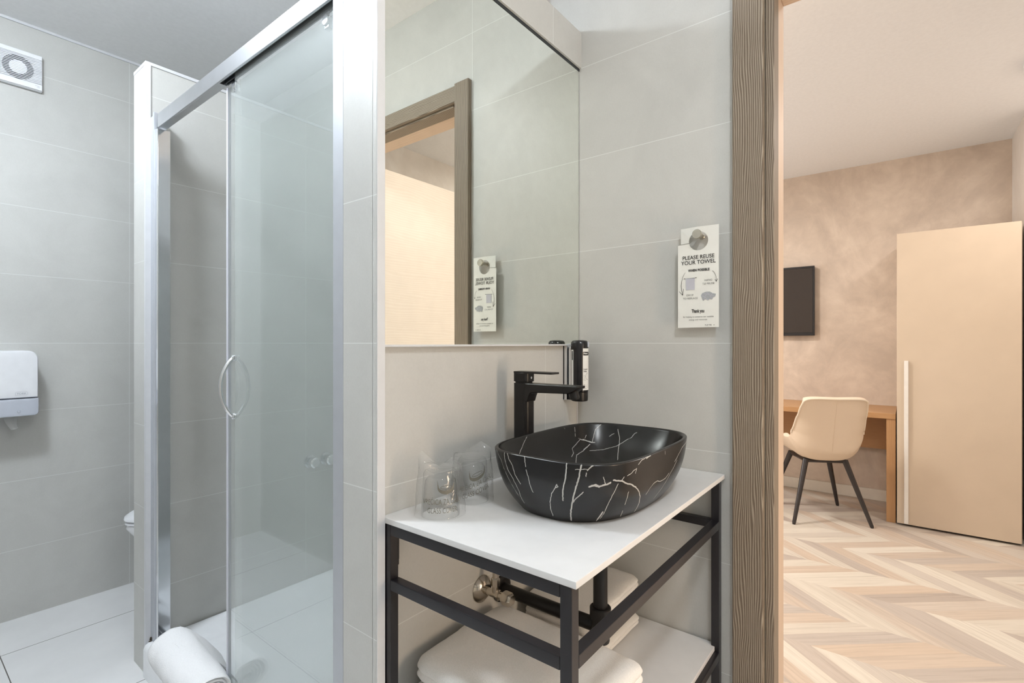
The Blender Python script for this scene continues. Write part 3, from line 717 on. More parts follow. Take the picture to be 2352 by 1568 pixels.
# ------------------------------------------------------------------ basin
RB = (1.06225, 0.57821, 0.24629, 0.16926, 0.97214, 3.8); ZB = ZT
VEINS = [('o',3.2,[(3.325,1.0),(3.334,0.925),(3.342,0.769),(3.334,0.6),(3.342,0.481),(3.351,0.406)]),('o',3.6,[(3.508,1.0),(3.499,0.881),(3.491,0.744),(3.473,0.6),(3.464,0.488),(3.464,0.331),(3.464,0.194),(3.482,0.044)]),('o',2.0,[(3.107,1.0),(3.107,0.913),(3.107,0.838)]),('o',1.3,[(3.107,0.788),(3.115,0.663),(3.115,0.544),(3.124,0.444)]),('o',1.6,[(2.923,1.0),(2.932,0.919),(2.976,0.812),(2.985,0.669),(3.011,0.594),(3.028,0.537)]),('o',1.3,[(2.871,1.0),(2.854,0.9),(2.88,0.725),(2.941,0.588),(2.967,0.406),(2.95,0.312),(2.941,0.194)]),('o',0.8,[(2.618,1.0),(2.758,0.856),(2.819,0.65),(2.88,0.463),(2.915,0.319)]),('o',1.6,[(3.281,0.619),(3.264,0.65),(3.255,0.6),(3.229,0.488),(3.22,0.363),(3.22,0.231),(3.238,0.088)]),('o',1.6,[(3.281,0.619),(3.255,0.594)]),('o',1.8,[(3.473,0.4),(3.499,0.469),(3.543,0.531),(3.578,0.581)]),('o',1.4,[(3.639,0.663),(3.683,0.688)]),('o',0.8,[(3.438,0.913),(3.499,0.931),(3.595,0.931)]),('o',1.2,[(3.595,0.913),(3.622,0.956),(3.656,0.988)]),('o',1.2,[(3.587,0.881),(3.587,0.825)]),('i',1.2,[(1.632,1.0),(1.676,0.981),(1.763,0.95),(1.85,0.925)]),('i',1.0,[(1.353,1.0),(1.326,0.988)]),('i',1.2,[(1.117,0.988),(1.117,0.938)]),('i',1.2,[(0.995,0.919),(1.1,0.894),(1.23,0.863),(1.213,0.825),(1.274,0.794)]),('i',1.6,[(0.768,0.875),(0.829,0.856),(0.977,0.825),(1.143,0.8),(1.178,0.763),(1.204,0.719)]),('i',3.2,[(0.977,0.913),(0.864,0.906),(0.698,0.888)]),('i',1.0,[(1.047,0.925),(0.977,0.913)]),('i',1.0,[(0.838,0.938),(0.881,0.919)]),('i',1.0,[(2.391,1.0),(2.138,1.0)]),('i',3.2,[(0.925,0.913),(0.829,0.9),(0.707,0.888),(0.628,0.888)]),('i',1.5,[(0.471,0.994),(0.602,0.969),(0.637,0.944),(0.689,0.894)]),('i',1.3,[(0.75,0.875),(0.881,0.85),(0.942,0.838)]),('i',1.6,[(0.148,0.975),(0.113,0.925),(0.113,0.875),(0.113,0.819),(0.096,0.744)]),('i',1.4,[(0.0,0.969),(0.009,0.938),(0.07,0.9),(0.148,0.869),(0.271,0.85),(0.419,0.831),(0.611,0.825),(0.777,0.825)]),('i',1.2,[(0.201,0.95),(0.288,0.931)]),('o',1.3,[(3.683,1.0),(3.622,0.95),(3.595,0.913)]),('o',1.2,[(3.587,0.875),(3.587,0.825)]),('o',4.5,[(3.648,0.669),(3.683,0.688),(3.735,0.7),(3.779,0.669),(3.831,0.688),(3.91,0.706),(3.944,0.725)]),('o',6.0,[(3.718,0.694),(3.77,0.675)]),('o',1.2,[(3.831,0.819),(3.857,0.75),(3.866,0.706)]),('o',3.8,[(3.988,0.756),(4.067,0.738),(4.128,0.719),(4.18,0.675),(4.267,0.631),(4.337,0.562)]),('o',2.4,[(4.337,0.562),(4.39,0.463),(4.416,0.356),(4.424,0.231),(4.416,0.144),(4.407,0.044)]),('o',1.4,[(4.154,0.781),(4.119,0.738)]),('o',1.5,[(4.058,0.688),(4.023,0.606),(3.988,0.519),(3.944,0.4),(3.918,0.275),(3.901,0.175),(3.875,0.081)]),('o',4.5,[(3.883,0.225),(3.866,0.15),(3.84,0.069)]),('o',2,[(3.84,0.069),(3.822,0.0)]),('o',1.6,[(4.599,1.0),(4.529,0.988),(4.451,0.969),(4.398,0.919)]),('o',1.5,[(4.363,0.863),(4.311,0.844),(4.267,0.812),(4.206,0.788)]),('o',1.3,[(4.599,1.0),(4.59,0.988),(4.529,0.969)]),('o',1.2,[(4.363,0.863),(4.337,0.794)]),('o',1.6,[(4.224,0.519),(4.206,0.406),(4.189,0.294)]),('o',1.2,[(4.18,0.175),(4.18,0.044)]),('o',1.3,[(5.201,0.925),(4.948,0.888),(4.852,0.781),(4.8,0.694)]),('o',1.0,[(4.843,0.7),(4.773,0.531),(4.73,0.363),(4.712,0.256),(4.686,0.156)]),('o',1.5,[(4.747,0.537),(4.721,0.475),(4.695,0.469),(4.66,0.513),(4.608,0.494)]),('o',1.0,[(4.608,0.494),(4.547,0.419),(4.512,0.35)]),('o',1.2,[(4.712,0.963),(4.712,0.906)])]
def basin_pt(sf, t, q):
    c, s = np.cos(t), np.sin(t)
    if sf == 'o':
        o = 0.035 * (1 - q) ** 3; n = 3.8 - 1.4 * (1 - q); a, b = RB[2] - o, RB[3] - o; z = ZB + (RB[4] - ZB) * q
    else:
        n = 3.8 - 1.3 * (1 - q); a, b = (RB[2] - 0.009) * q, (RB[3] - 0.009) * q; z = 0.862 + (RB[4] - 0.862) * q ** 5
    return np.stack([RB[0] + a * np.sign(c) * np.abs(c) ** (2 / n), RB[1] + b * np.sign(s) * np.abs(s) ** (2 / n), z + 0 * c], -1)
def build_basin():
    NT = 1300
    # angles spaced evenly along the rim outline
    tt = np.linspace(0, 2 * PI, 20001)[:-1]
    P = basin_pt('o', tt, 1.0); L = np.r_[0, np.cumsum(np.linalg.norm(np.diff(P, axis=0, append=P[:1]), axis=1))]
    ang = np.interp(np.arange(NT) / NT * L[-1], L, np.r_[tt, 2 * PI])
    rings = []; sfs = []
    for k in range(9):      # rounded foot
        a = k / 9 * PI / 2
        base = basin_pt('o', ang, 0.03); ctr = np.array([RB[0], RB[1], 0])
        d = base - ctr; d[:, 2] = 0; d /= np.linalg.norm(d, axis=1)[:, None]
        rr = 0.006
        p = base - d * rr * (1 - math.sin(a)); p[:, 2] = ZB + 0.0005 + rr * (1 - math.cos(a)) * 0.6
        rings.append(p); sfs.append('f')
    for q in np.linspace(0.045, 0.985, 112): rings.append(basin_pt('o', ang, q)); sfs.append('o')
    ro, ri = basin_pt('o', ang, 1.0), basin_pt('i', ang, 1.0)
    mid = (ro + ri) / 2; hw = (ro - ri) / 2; hwn = np.linalg.norm(hw[:, :2], axis=1)[:, None]
    for k in range(1, 8):
        a = PI * k / 8
        p = mid + hw * math.cos(a); p[:, 2] = RB[4] - 0.003 + 0.0038 * math.sin(a)
        rings.append(p); sfs.append('r')
    q_ = np.linspace(0.01, 0.994, 2000); z_ = (RB[4] - 0.862) * q_ ** 5; r_ = 0.20 * q_
    L_ = np.r_[0, np.cumsum(np.hypot(np.diff(z_), np.diff(r_)))]
    qs = np.interp(np.linspace(L_[-1], 0, 190), L_, q_)
    for q in qs[:-1]: rings.append(basin_pt('i', ang, max(q, 0.01))); sfs.append('i')
    V = np.concatenate(rings); nr = len(rings)
    i = np.arange(NT); j = (i + 1) % NT
    F = np.concatenate([np.stack([r * NT + i, r * NT + j, (r + 1) * NT + j, (r + 1) * NT + i], 1) for r in range(nr - 1)])
    faces = F.tolist() + [list(range(NT))[::-1], list(range((nr - 1) * NT, nr * NT))]
    me = bpy.data.meshes.new('washbasin')
    o0 = np.array([RB[0], RB[1], ZB]); me.from_pydata((V - o0).tolist(), [], faces); me.update()
    # vein pattern of the ceramic decor
    mask = np.zeros(len(V)); side = np.repeat(np.array([s == 'i' for s in sfs]), NT)
    rng = np.random.default_rng(3)
    def seg(a, b, wd, inner):
        sel = np.where((side == inner) & (V[:, 0] > min(a[0], b[0]) - .012) & (V[:, 0] < max(a[0], b[0]) + .012) & (V[:, 1] > min(a[1], b[1]) - .012) & (V[:, 1] < max(a[1], b[1]) + .012))[0]
        if not len(sel): return
        p = V[sel]; ab = b - a; t = np.clip(((p - a) @ ab) / max(ab @ ab, 1e-9), 0, 1)
        d = np.linalg.norm(p - (a + t[:, None] * ab), axis=1)
        mask[sel] = np.maximum(mask[sel], np.clip(1.0 - (d - wd * 0.5) / 0.0030, 0, 1))
    for sf, wmm, pts in VEINS:
        if len(pts) < 2: continue
        # densify with a little wobble
        Q = []
        for (t0, q0), (t1, q1) in zip(pts, pts[1:]):
            if t1 - t0 > PI: t1 -= 2 * PI
            if t0 - t1 > PI: t1 += 2 * PI
            for k in range(5):
                f = k / 5; Q.append((t0 + (t1 - t0) * f, q0 + (q1 - q0) * f))
        Q.append(pts[-1])
        PP = np.array([basin_pt(sf, np.array(t), q) for t, q in Q])
        PP[1:-1] += rng.normal(size=(len(PP) - 2, 3)) * 0.00028
        for a, b in zip(PP, PP[1:]): seg(a, b, max(0.0, wmm - 0.9) * 0.0006 * rng.uniform(0.75, 1.15), sf == 'i')
    # veins of the sides away from the viewer
    for k in range(16):
        t = rng.uniform(0.15, 2.9); q = rng.uniform(0.6, 1.0); pr = basin_pt('o', np.array(t), q)
        dt = rng.normal() * 0.012
        for s_ in range(14):
            t += dt + rng.normal() * 0.006; q = max(0.05, q - rng.uniform(0.01, 0.06)); pn = basin_pt('o', np.array(t), q)
            seg(pr, pn, 0.0003, False); pr = pn
    at = me.color_attributes.new('vein', 'FLOAT_COLOR', 'POINT')
    buf = np.ones((len(V), 4)); buf[:, :3] = mask[:, None]
    at.data.foreach_set('color', buf.ravel())
    m, nt, b = new_mat('black_marble_ceramic')
    ca = N(nt, 'ShaderNodeVertexColor'); ca.layer_name = 'vein'
    f = ramp(nt, ca.outputs['Color'], [(0.755, (0, 0, 0)), (0.80, (1, 1, 1))])
    nt.links.new(mixc(nt, f, (0.006, 0.006, 0.0065), (0.46, 0.45, 0.43)), b.inputs['Base Color'])
    b.inputs['Roughness'].default_value = 0.27; b.inputs['Specular IOR Level'].default_value = 0.5
    me.materials.append(m)
    for p in me.polygons: p.use_smooth = True
    o = bpy.data.objects.new('washbasin', me); o.location = o0; C.objects.link(o)
    return tag(o, 'black rectangular vessel basin with white marble veins on the white countertop', 'basin')
ws = build_basin()
bm = lathe(BM(), [(0.030, 0.8625), (0.030, 0.866), (0.026, 0.8675)], (RB[0], RB[1] + 0.02, 0), 'Z', 32)
obj('drain_plug', bm, M['matt_black'], ws, True)

# ------------------------------------------------------------------ tap
tp = thing('basin_tap', 'tall matt black single lever tap standing behind the basin', 'tap', (1.04, 0.775, ZT))
def rbar(bm, x0, x1, y0, y1, z0, z1, r): box(bm, x0, x1, y0, y1, z0, z1, r, 4)
hx = 0.0185
obj('base_ring', lathe(BM(), [(0.027, 0.0), (0.027, 0.004), (0.024, 0.006)], (1.04, 0.775, ZT + 0.0003), 'Z', 40), M['matt_black'], tp, True)
bm = BM()
loft(bm, [rrect(1.04, 0.775, 0.0195, 0.0235, 0.012, z, 6) for z in (ZT + 0.003, 0.93, 1.02, 1.060, 1.098)])
obj('column', bm, M['matt_black'], tp, True)
bm = BM(); prof = []
# spout: flat bar with a curved underside near the column, tapering to the lip
ys = [0.768, 0.752, 0.748, 0.744, 0.738, 0.72, 0.66, 0.632, 0.620, 0.606]
zb = [1.050, 1.050, 1.062, 1.070, 1.0735, 1.0745, 1.0765, 1.077, 1.0815, 1.0925]
rings = []
for y, z0 in zip(ys, zb):
    z1 = 1.0985
    rings.append([Vector((1.04 + sx, y, zz)) for sx, zz in ((-0.0165, z0 + 0.002), (-0.0185, z0 + 0.004 if z0 < 1.09 else z0 + 0.001), (-0.0185, z1 - 0.002), (-0.0170, z1), (0.0170, z1), (0.0185, z1 - 0.002), (0.0185, z0 + 0.004 if z0 < 1.09 else z0 + 0.001), (0.0165, z0 + 0.002))])
loft(bm, rings)
sp_ = obj('spout', bm, M['matt_black'], tp, True, angle=30)
bm = BM(); tube(bm, [(1.04, 0.627, 1.083), (1.04, 0.622, 1.067)], 0.0115, 24); tube(bm, [(1.04, 0.622, 1.0675), (1.04, 0.6215, 1.065)], 0.0095, 24)
obj('aerator', bm, M['matt_black'], sp_, True)
bm = BM(); loft(bm, [rrect(1.04, 0.775, a, b, 0.011, z, 6) for z, a, b in ((1.0985, 0.0165, 0.0205), (1.101, 0.0165, 0.0205), (1.1025, 0.0195, 0.0235), (1.123, 0.0195, 0.0235), (1.1245, 0.0185, 0.0225))])
hd = obj('lever_body', bm, M['matt_black'], tp, True)
bm = BM(); loft(bm, [rrect(1.04, y_, 0.0185, d_, 0.006, z_, 5) for z_, y_, d_ in ((1.1235, 0.737, 0.060), (1.1270, 0.737, 0.0605), (1.1280, 0.737, 0.0595))])
obj('lever', bm, M['matt_black'], hd, True)
obj('temperature_mark', lathe(BM(), [(0.003, -0.0236), (0.003, -0.0240)], (1.04, 0.775, 1.112), 'Y', 16), M['chrome'], hd)

# ------------------------------------------------------------------ tumblers in printed bags
def tumbler(cx, cy, r0, r1, hh, seed, lab, tw, peaks, rot):
    random.seed(seed)
    t = thing('tumbler', lab[0], 'glass', (cx, cy, ZT), 'bagged tumblers on the countertop')
    prof = [(r0 - 0.0022, 0.0008), (r0, 0.0012), (r0, 0.003), ((r0 + r1) / 2, hh / 2), (r1 + 0.001, hh - 0.008), (r1 - 0.002, hh - 0.002), (r1 - 0.008, hh), (r1 - 0.012, hh - 0.003), (0.002, hh - 0.003)]
    bm = lathe(BM(), prof, (cx, cy, ZT), 'Z', 64, False)
    prof = [(r0 - 0.0022, 0.0008), (r0 - 0.003, 0.003), ((r0 + r1) / 2 - 0.003, hh / 2), (r1 - 0.003, hh - 0.022), (r1 - 0.009, hh - 0.014), (0.002, hh - 0.013)]
    lathe(bm, prof, (cx, cy, ZT), 'Z', 64, False)
    obj('glass_wall', bm, M['tumbler'], t, True, fix=False)
    bg = thing('glass_bag', lab[1], 'bag', (cx, cy, ZT), 'printed bags over the tumblers')
    n = 72; rings = []
    face = math.atan2(-cy, -cx) + rot
    def R_(a, v):      # bag radius at angle a, height fraction v
        e = (r0 + 0.007) * (1 - 0.10 * v)
        da = (a - face)
        e *= 1 + 0.13 * abs(math.cos(da + PI / 2)) ** 6 * (1 - 0.3 * v)
        e += 0.0022 * noise.noise(Vector((math.cos(a) * 2.2, math.sin(a) * 2.2, v * 3.0 + seed))) + 0.0009 * noise.noise(Vector((math.cos(a) * 9, math.sin(a) * 9, v * 9 + seed)))
        return e
    for j in range(19):
        v = j / 18
        rings.append([Vector((cx + R_(2 * PI * k / n, v) * math.cos(2 * PI * k / n), cy + R_(2 * PI * k / n, v) * math.sin(2 * PI * k / n), ZT + 0.0012 + v * (hh + 0.002))) for k in range(n)])
    # gather into a flat fold with raised corners
    for j in range(1, 9):
        v = j / 8; ring = []
        for k in range(n):
            a = 2 * PI * k / n; da = a - face; rr = R_(a, 1.0)
            u = rr * math.sin(da); dep = rr * math.cos(da) * (1 - v) ** 1.3 + 0.0006 * math.cos(da)
            lift = 0.0
            for (pu, ph, pw) in peaks:
                lift = max(lift, ph * max(0.0, 1 - abs(u - pu) / pw))
            z = ZT + 0.0032 + hh + v * (0.004 + lift)
            f = Vector((math.cos(face), math.sin(face), 0)); s_ = Vector((-math.sin(face), math.cos(face), 0))
            q = Vector((cx, cy, 0)) + f * dep + s_ * u; q.z = z
            q += Vector((0.0015, 0.0015, 0.0)) * noise.noise(q * 60)
            ring.append(q)
        rings.append(ring)
    bm = BM(); loft(bm, rings, True, False, False)
    b_ = obj('plastic_film', bm, M['bag'], bg, True, fix=False, angle=40)
    face0 = math.atan2(-cy, -cx) + tw[2]
    def wrap(x, y):
        a = face0 + x / (r0 + 0.007); v = max(0, min(1, y / hh)); rr = R_(a, v) + 0.0006
        yy = y + tw[1] * x
        return (cx + rr * math.cos(a), cy + rr * math.sin(a), ZT + yy)
    parts = [text_bm('VREĆICA ZA ČAŠU', 0.0155, lambda x, y: wrap(x, y + tw[0] + 0.014), 'CENTER', sx=0.66, bold=-0.0001),
             text_bm('GLASS COVER', 0.0155, lambda x, y: wrap(x, y + tw[0] - 0.003), 'CENTER', sx=0.66, bold=-0.0001)]
    obj('lettering', merge(parts), M['brown_ink'], bg, fix=False)
    # printed glass outline: a bowed band between two strokes
    c0 = tw[3]
    arc_ = [R(-80 + 160 * k / 16) for k in range(17)]
    band = [(c0 - 0.0195, 0.083)] + [(c0 + 0.0188 * math.sin(t_), 0.068 - 0.014 * math.cos(t_)) for t_ in arc_] + [(c0 + 0.0195, 0.078)] + [(c0 + 0.0165 * math.sin(t_), 0.070 - 0.0085 * math.cos(t_)) for t_ in reversed(arc_)]
    ov = [(c0 + 0.0125 * math.cos(2 * PI * k / 20), 0.068 + 0.0032 * math.sin(2 * PI * k / 20)) for k in range(21)]
    obj('printed_cup', merge([poly_fill(band, wrap), ribbon(ov, 0.0011, wrap)]), M['brown_ink'], bg, fix=False)
    return t
tumbler(0.734, 0.764, 0.0400, 0.0345, 0.094, 3, ('clear upside down tumbler in a bag, nearer the left end of the countertop', 'printed clear plastic bag over the tumbler at the left end of the countertop'),
        (0.020, 0.0, 0.10, 0.008), [(-0.038, 0.034, 0.034), (0.022, 0.018, 0.024)], 0.1)
tumbler(0.845, 0.776, 0.0370, 0.0320, 0.098, 8, ('clear upside down tumbler in a bag, between the other tumbler and the basin', 'printed clear plastic bag over the tumbler nearest the basin'),
        (0.028, 0.36, 0.18, 0.004), [(0.020, 0.030, 0.045), (-0.036, 0.004, 0.02)], -0.15)

# ------------------------------------------------------------------ soap dispenser in the corner
sp = thing('soap_dispenser', 'black liquid soap bottle in a chrome wall holder beside the mirror corner', 'soap dispenser', (1.370, 0.852, 1.02))
bx, by = 1.3675, 0.802
bm = BM(); box(bm, 1.350, 1.392, 0.8465, 0.852, 1.022, 1.193, 0.001); box(bm, 1.350, 1.3535, 0.838, 0.852, 1.022, 1.193, 0.001); box(bm, 1.3575, 1.388, 0.822, 0.848, 1.048, 1.188, 0.004)
obj('wall_holder', bm, M['chrome'], sp, True)
bm = lathe(BM(), [(0.0265, 1.050), (0.0270, 1.053), (0.0270, 1.196), (0.0262, 1.203), (0.022, 1.208), (0.010, 1.2095)], (bx, by, 0), 'Z', 56)
bt = obj('bottle', bm, M['black_plastic'], sp, True, angle=50)
bm = lathe(BM(), [(0.020, 1.0195), (0.0245, 1.021), (0.0258, 1.024), (0.0262, 1.0485), (0.0250, 1.0495)], (bx, by, 0), 'Z', 56)
obj('dispensing_cap', bm, M['matt_black'], sp, True)
obj('holder_foot', box(BM(), 1.356, 1.380, 0.815, 0.8455, 1.022, 1.046, 0.003), M['black_plastic'], sp, True)
obj('clear_key', box(BM(), bx + 0.002, bx + 0.010, by - 0.0295, by - 0.022, 1.188, 1.204, 0.002), M['smoky_plastic'], sp, True)
def cyl(a, z, r=0.0273): return (bx + r * math.cos(a), by + r * math.sin(a), z)
def patch(a0, a1, z0, z1, r=0.0273):
    bm = BM(); n = 14; rows = [[bm.verts.new(cyl(R(a0 + (a1 - a0) * i / n), z, r)) for i in range(n + 1)] for z in (z0, z1)]
    for i in range(n): bm.faces.new((rows[0][i], rows[0][i + 1], rows[1][i + 1], rows[1][i]))
    return bm
bm = merge([patch(232, 300, 1.0555, 1.1625), patch(232, 300, 1.1735, 1.184), patch(140, 166, 1.062, 1.180)])
obj('paper_label', bm, M['paper'], bt, fix=False)
def lab(x, y): return cyl(R(236) + x / 0.0276, y, 0.0276)
def labl(x, y): return cyl(R(153) + (y) / 0.0276, x, 0.0276)
bm = merge([text_bm('Natur', 0.0072, lambda x, y: lab(x, 1.1665 + y), 'LEFT', bold=0.0002)])
obj('white_lettering', bm, M['paper'], bt, fix=False)
bm = merge([text_bm('Liquid\nSoap', 0.0065, lambda x, y: lab(x, 1.118 + y), 'LEFT', bold=0.00015), 
            patch(150, 161, 1.148, 1.176, 0.0275)] +
           [ribbon([(x_, y_), (x_ + 0.002, y_ + 0.0012), (x_ + 0.005, y_ - 0.0006), (x_ + w_, y_)], 0.0006, lab) for x_, w_, y_ in ((0, .008, 1.099), (.001, .006, 1.093), (0, .009, 1.087), (0, .016, 1.072), (0, .014, 1.068), (0, .017, 1.064), (0, .012, 1.060))] +
           [ribbon([(0.016 + 0.008 * math.cos(k * 0.3), 1.098 + 0.010 * math.sin(k * 0.3)) for k in range(4, 18)], 0.0006, lab)])
obj('black_lettering', bm, M['ink'], bt, fix=False)

# ------------------------------------------------------------------ hook and towel card on the door wall
hk = thing('wall_hook', 'small brushed steel knob hook on the tiled wall beside the door', 'hook', (XD, 0.449, 1.500))
obj('stem', lathe(BM(), [(0.0085, 0), (0.0085, -0.002), (0.0062, -0.004), (0.0062, -0.036)], (XD, 0.449, 1.498), 'X', 28), M['brushed_knob'], hk, True)
obj('knob', lathe(BM(), [(0.0080, -0.034), (0.0122, -0.037), (0.0128, -0.040), (0.0128, -0.046), (0.0118, -0.0475)], (XD, 0.449, 1.498), 'X', 32), M['brushed_knob'], hk, True)
cd = thing('towel_card', 'white hanging card reading please reuse your towel, on the wall hook', 'sign', (1.418, 0.4535, 1.383))
TX = 1.414; Wc = 0.1115; Y0 = 0.5085; Z0, Z1 = 1.2435, 1.5235
def cardpt(x, y, off=0.0):
    """x from the left edge of the card, y up from its lower edge"""
    bend = (0.006 if (y > 0.2355 and x < 0.031) else 0.0) * (0.031 - x) / 0.03
    return (TX + bend - off, Y0 - x, Z0 + y)
hcx, hcy, hr = 0.0570, 0.2400, 0.0262
pts = [(0, 0), (Wc, 0.0005), (Wc, 0.14), (Wc, 0.2785), (0.055, 0.2795), (0.0065, 0.279), (0.0065, 0.236)]
pts += [(0.0315, 0.2362)]
a0 = math.atan2(0.2362 - hcy, 0.0315 - hcx)
for k in range(1, 40): pts.append((hcx + hr * math.cos(a0 - k * 2 * PI / 40 * 0.985), hcy + hr * math.sin(a0 - k * 2 * PI / 40 * 0.985)))
pts += [(0.0315, 0.2345), (0.0, 0.2325), (0.0, 0.12)]
bm = poly_fill(pts, cardpt)
bmesh.ops.subdivide_edges(bm, edges=bm.edges[:], cuts=1)
obj('card', bm, M['card'], cd)
cp = lambda dx, dy: (lambda x, y: cardpt(x + dx, y + dy, 0.0010))
tilt = lambda dx, dy: (lambda x, y: cardpt(x + dx, y + dy + 0.0 * x, 0.0009))
bm = merge([text_bm('PLEASE REUSE', 0.0152, cp(0.0565, 0.1900), sx=0.93, bold=0.00010), text_bm('YOUR TOWEL', 0.0152, cp(0.0565, 0.1760), sx=0.95, bold=0.00010)])
obj('when_possible_print', text_bm('WHEN POSSIBLE', 0.0093, cp(0.0580, 0.1560), bold=0.0003, sx=0.85), M['ink'], cd, fix=False)
obj('thank_you_print', text_bm('Thank you', 0.0135, cp(0.0560, 0.0415), bold=0.00035, sx=0.60), M['ink'], cd, fix=False)
obj('headline_print', bm, M['ink'], cd, fix=False)
bms = []
def arrow(pl, ws, head):
    out = [ribbon(pl, ws, cp(0, 0))]
    x, y = pl[-1]
    for hxx, hyy in head: out.append(ribbon([(x + hxx, y + hyy), (x, y)], 0.0010, cp(0, 0)))
    return out
bms += arrow([(0.0210, 0.155), (0.0150, 0.145), (0.0110, 0.132), (0.0095, 0.118), (0.0105, 0.105), (0.0140, 0.0915)], [0.0005, 0.0008, 0.0010, 0.0013, 0.0012, 0.0008], [(-0.0105, 0.011), (0.0015, 0.018)])
obj('long_arrow_print', merge(bms), M['ink'], cd, fix=False)
bms = arrow([(0.0950, 0.154), (0.1000, 0.148), (0.1035, 0.140), (0.1050, 0.131), (0.1050, 0.124)], 0.0008, [(-0.0035, 0.006), (0.0035, 0.007)])
obj('short_arrow_print', merge(bms), M['ink'], cd, fix=False)
bms = [ribbon([(0.018, 0.1372), (0.052, 0.1380)], 0.0006, cp(0, 0)), ribbon([(0.018, 0.1372), (0.0205, 0.1374)], 0.0018, cp(0, 0)), ribbon([(0.0495, 0.1380), (0.052, 0.1384)], 0.0018, cp(0, 0))]
obj('towel_bar_print', merge(bms), M['ink'], cd, fix=False)
bm = merge([text_bm('HANG', 0.0072, cp(0.0840, 0.1270)), text_bm('TO REUSE', 0.0072, cp(0.0840, 0.1175))])
obj('hang_print', bm, M['grey_ink'], cd, fix=False)
bm = merge([text_bm('DROP', 0.0072, cp(0.0340, 0.0880)), text_bm('TO REPLACE', 0.0072, cp(0.0350, 0.0790))])
obj('drop_print', bm, M['grey_ink'], cd, fix=False)
bm = merge([
            text_bm('for helping to conserve our vaulable', 0.0060, cp(0.0565, 0.0280), sx=0.95), text_bm('energy and resources', 0.0060, cp(0.0560, 0.0200), sx=0.95),
            text_bm('FLIP ME  \u2192', 0.0060, cp(0.0880, 0.0045), sx=0.9)])
obj('small_print', bm, M['grey_ink'], cd, fix=False)
bm = poly_fill([(0.0225, 0.1375), (0.0470, 0.1385), (0.0470, 0.1050), (0.0350, 0.1058), (0.0232, 0.1050)], cp(0, 0))
obj('towel_picture', bm, M['lilac_ink'], cd, fix=False)
cr = [(0.064, 0.088), (0.068, 0.094), (0.078, 0.0975), (0.088, 0.0975), (0.095, 0.093), (0.104, 0.0905), (0.102, 0.0835), (0.096, 0.081), (0.094, 0.0755), (0.088, 0.078), (0.083, 0.0735), (0.077, 0.0785), (0.070, 0.0735), (0.0675, 0.080)]
obj('crumpled_towel_picture', poly_fill(cr, cp(0, 0)), M['pale_grey_ink'], cd, fix=False)
bm = merge([ribbon(p, 0.0009, lambda x, y: cardpt(x, y, 0.0012)) for p in ([(0.064, 0.088), (0.075, 0.084), (0.083, 0.0735)], [(0.078, 0.0975), (0.088, 0.088), (0.094, 0.0755)], [(0.095, 0.093), (0.090, 0.084), (0.096, 0.081)], [(0.07, 0.0735), (0.079, 0.092)], [(0.068, 0.094), (0.084, 0.090), (0.102, 0.0835)])])
obj('crumple_lines', bm, M['lilac_ink'], cd, fix=False)

# ------------------------------------------------------------------ plumbing under the basin
av = thing('angle_valve', 'old chrome angle valve on the wall under the countertop', 'valve', (0.962, 0.852, 0.575))
obj('wall_rosette', lathe(BM(), [(0.034, 0), (0.033, -0.004), (0.024, -0.012), (0.012, -0.017)], (0.962, 0.8515, 0.575), 'Y', 36), M['aged_chrome'], av, True)
bm = BM(); tube(bm, [(0.962, 0.838, 0.575), (0.962, 0.780, 0.575)], 0.0095, 20); lathe(bm, [(0.012, -0.052), (0.0125, -0.056), (0.0125, -0.060)], (0.962, 0.852, 0.575), 'Y', 6)
lathe(bm, [(0.0085, 0.0), (0.0085, 0.020)], (0.962, 0.805, 0.578), 'Z', 20); lathe(bm, [(0.0115, 0.018), (0.0115, 0.036), (0.0085, 0.039)], (0.962, 0.805, 0.578), 'Z', 6)
obj('valve_body', bm, M['aged_chrome'], av, True)
bm = BM(); n = 24; rings = []
for r_, d_ in ((0.010, 0.782), (0.0150, 0.779), (0.0160, 0.775), (0.0155, 0.758), (0.0115, 0.752)):
    rings.append([Vector((0.962 + (r_ * (1 + 0.07 * math.cos(6 * 2 * PI * k / n))) * math.cos(2 * PI * k / n), d_, 0.575 + (r_ * (1 + 0.07 * math.cos(6 * 2 * PI * k / n))) * math.sin(2 * PI * k / n))) for k in range(n)])
loft(bm, rings); obj('hand_knob', bm, M['aged_chrome'], av, True)
bm = BM(); tube(bm, [(0.962, 0.805, 0.612), (0.962, 0.805, 0.70), (0.975, 0.795, 0.78), (0.990, 0.785, 0.8305)], 0.0055, 14); lathe(bm, [(0.0072, 0.036), (0.0072, 0.052)], (0.962, 0.805, 0.578), 'Z', 20)
obj('supply_pipe', bm, M['aged_chrome'], av, True)
dn = thing('drain_pipe', 'black waste pipe with trap under the basin', 'pipe', (1.045, 0.852, 0.545))
obj('wall_flange', lathe(BM(), [(0.034, 0), (0.034, -0.006), (0.030, -0.009), (0.018, -0.010)], (1.040, 0.8515, 0.547), 'Y', 36), M['matt_black'], dn, True)
bm = BM(); tube(bm, [(1.040, 0.845, 0.547), (1.042, 0.66, 0.545), (1.042, 0.556, 0.545)], 0.0160, 24); obj('waste_pipe', bm, M['matt_black'], dn, True)
bm = BM(); tube(bm, [(1.042, 0.556, 0.56), (1.042, 0.556, 0.8305)], 0.0165, 28); obj('tailpipe', bm, M['matt_black'], dn, True)
bm = lathe(BM(), [(0.0205, 0.512), (0.0215, 0.515), (0.0215, 0.568), (0.0245, 0.569), (0.0245, 0.590), (0.0225, 0.592)], (1.042, 0.556, 0), 'Z', 32); obj('trap_body', bm, M['matt_black'], dn, True)

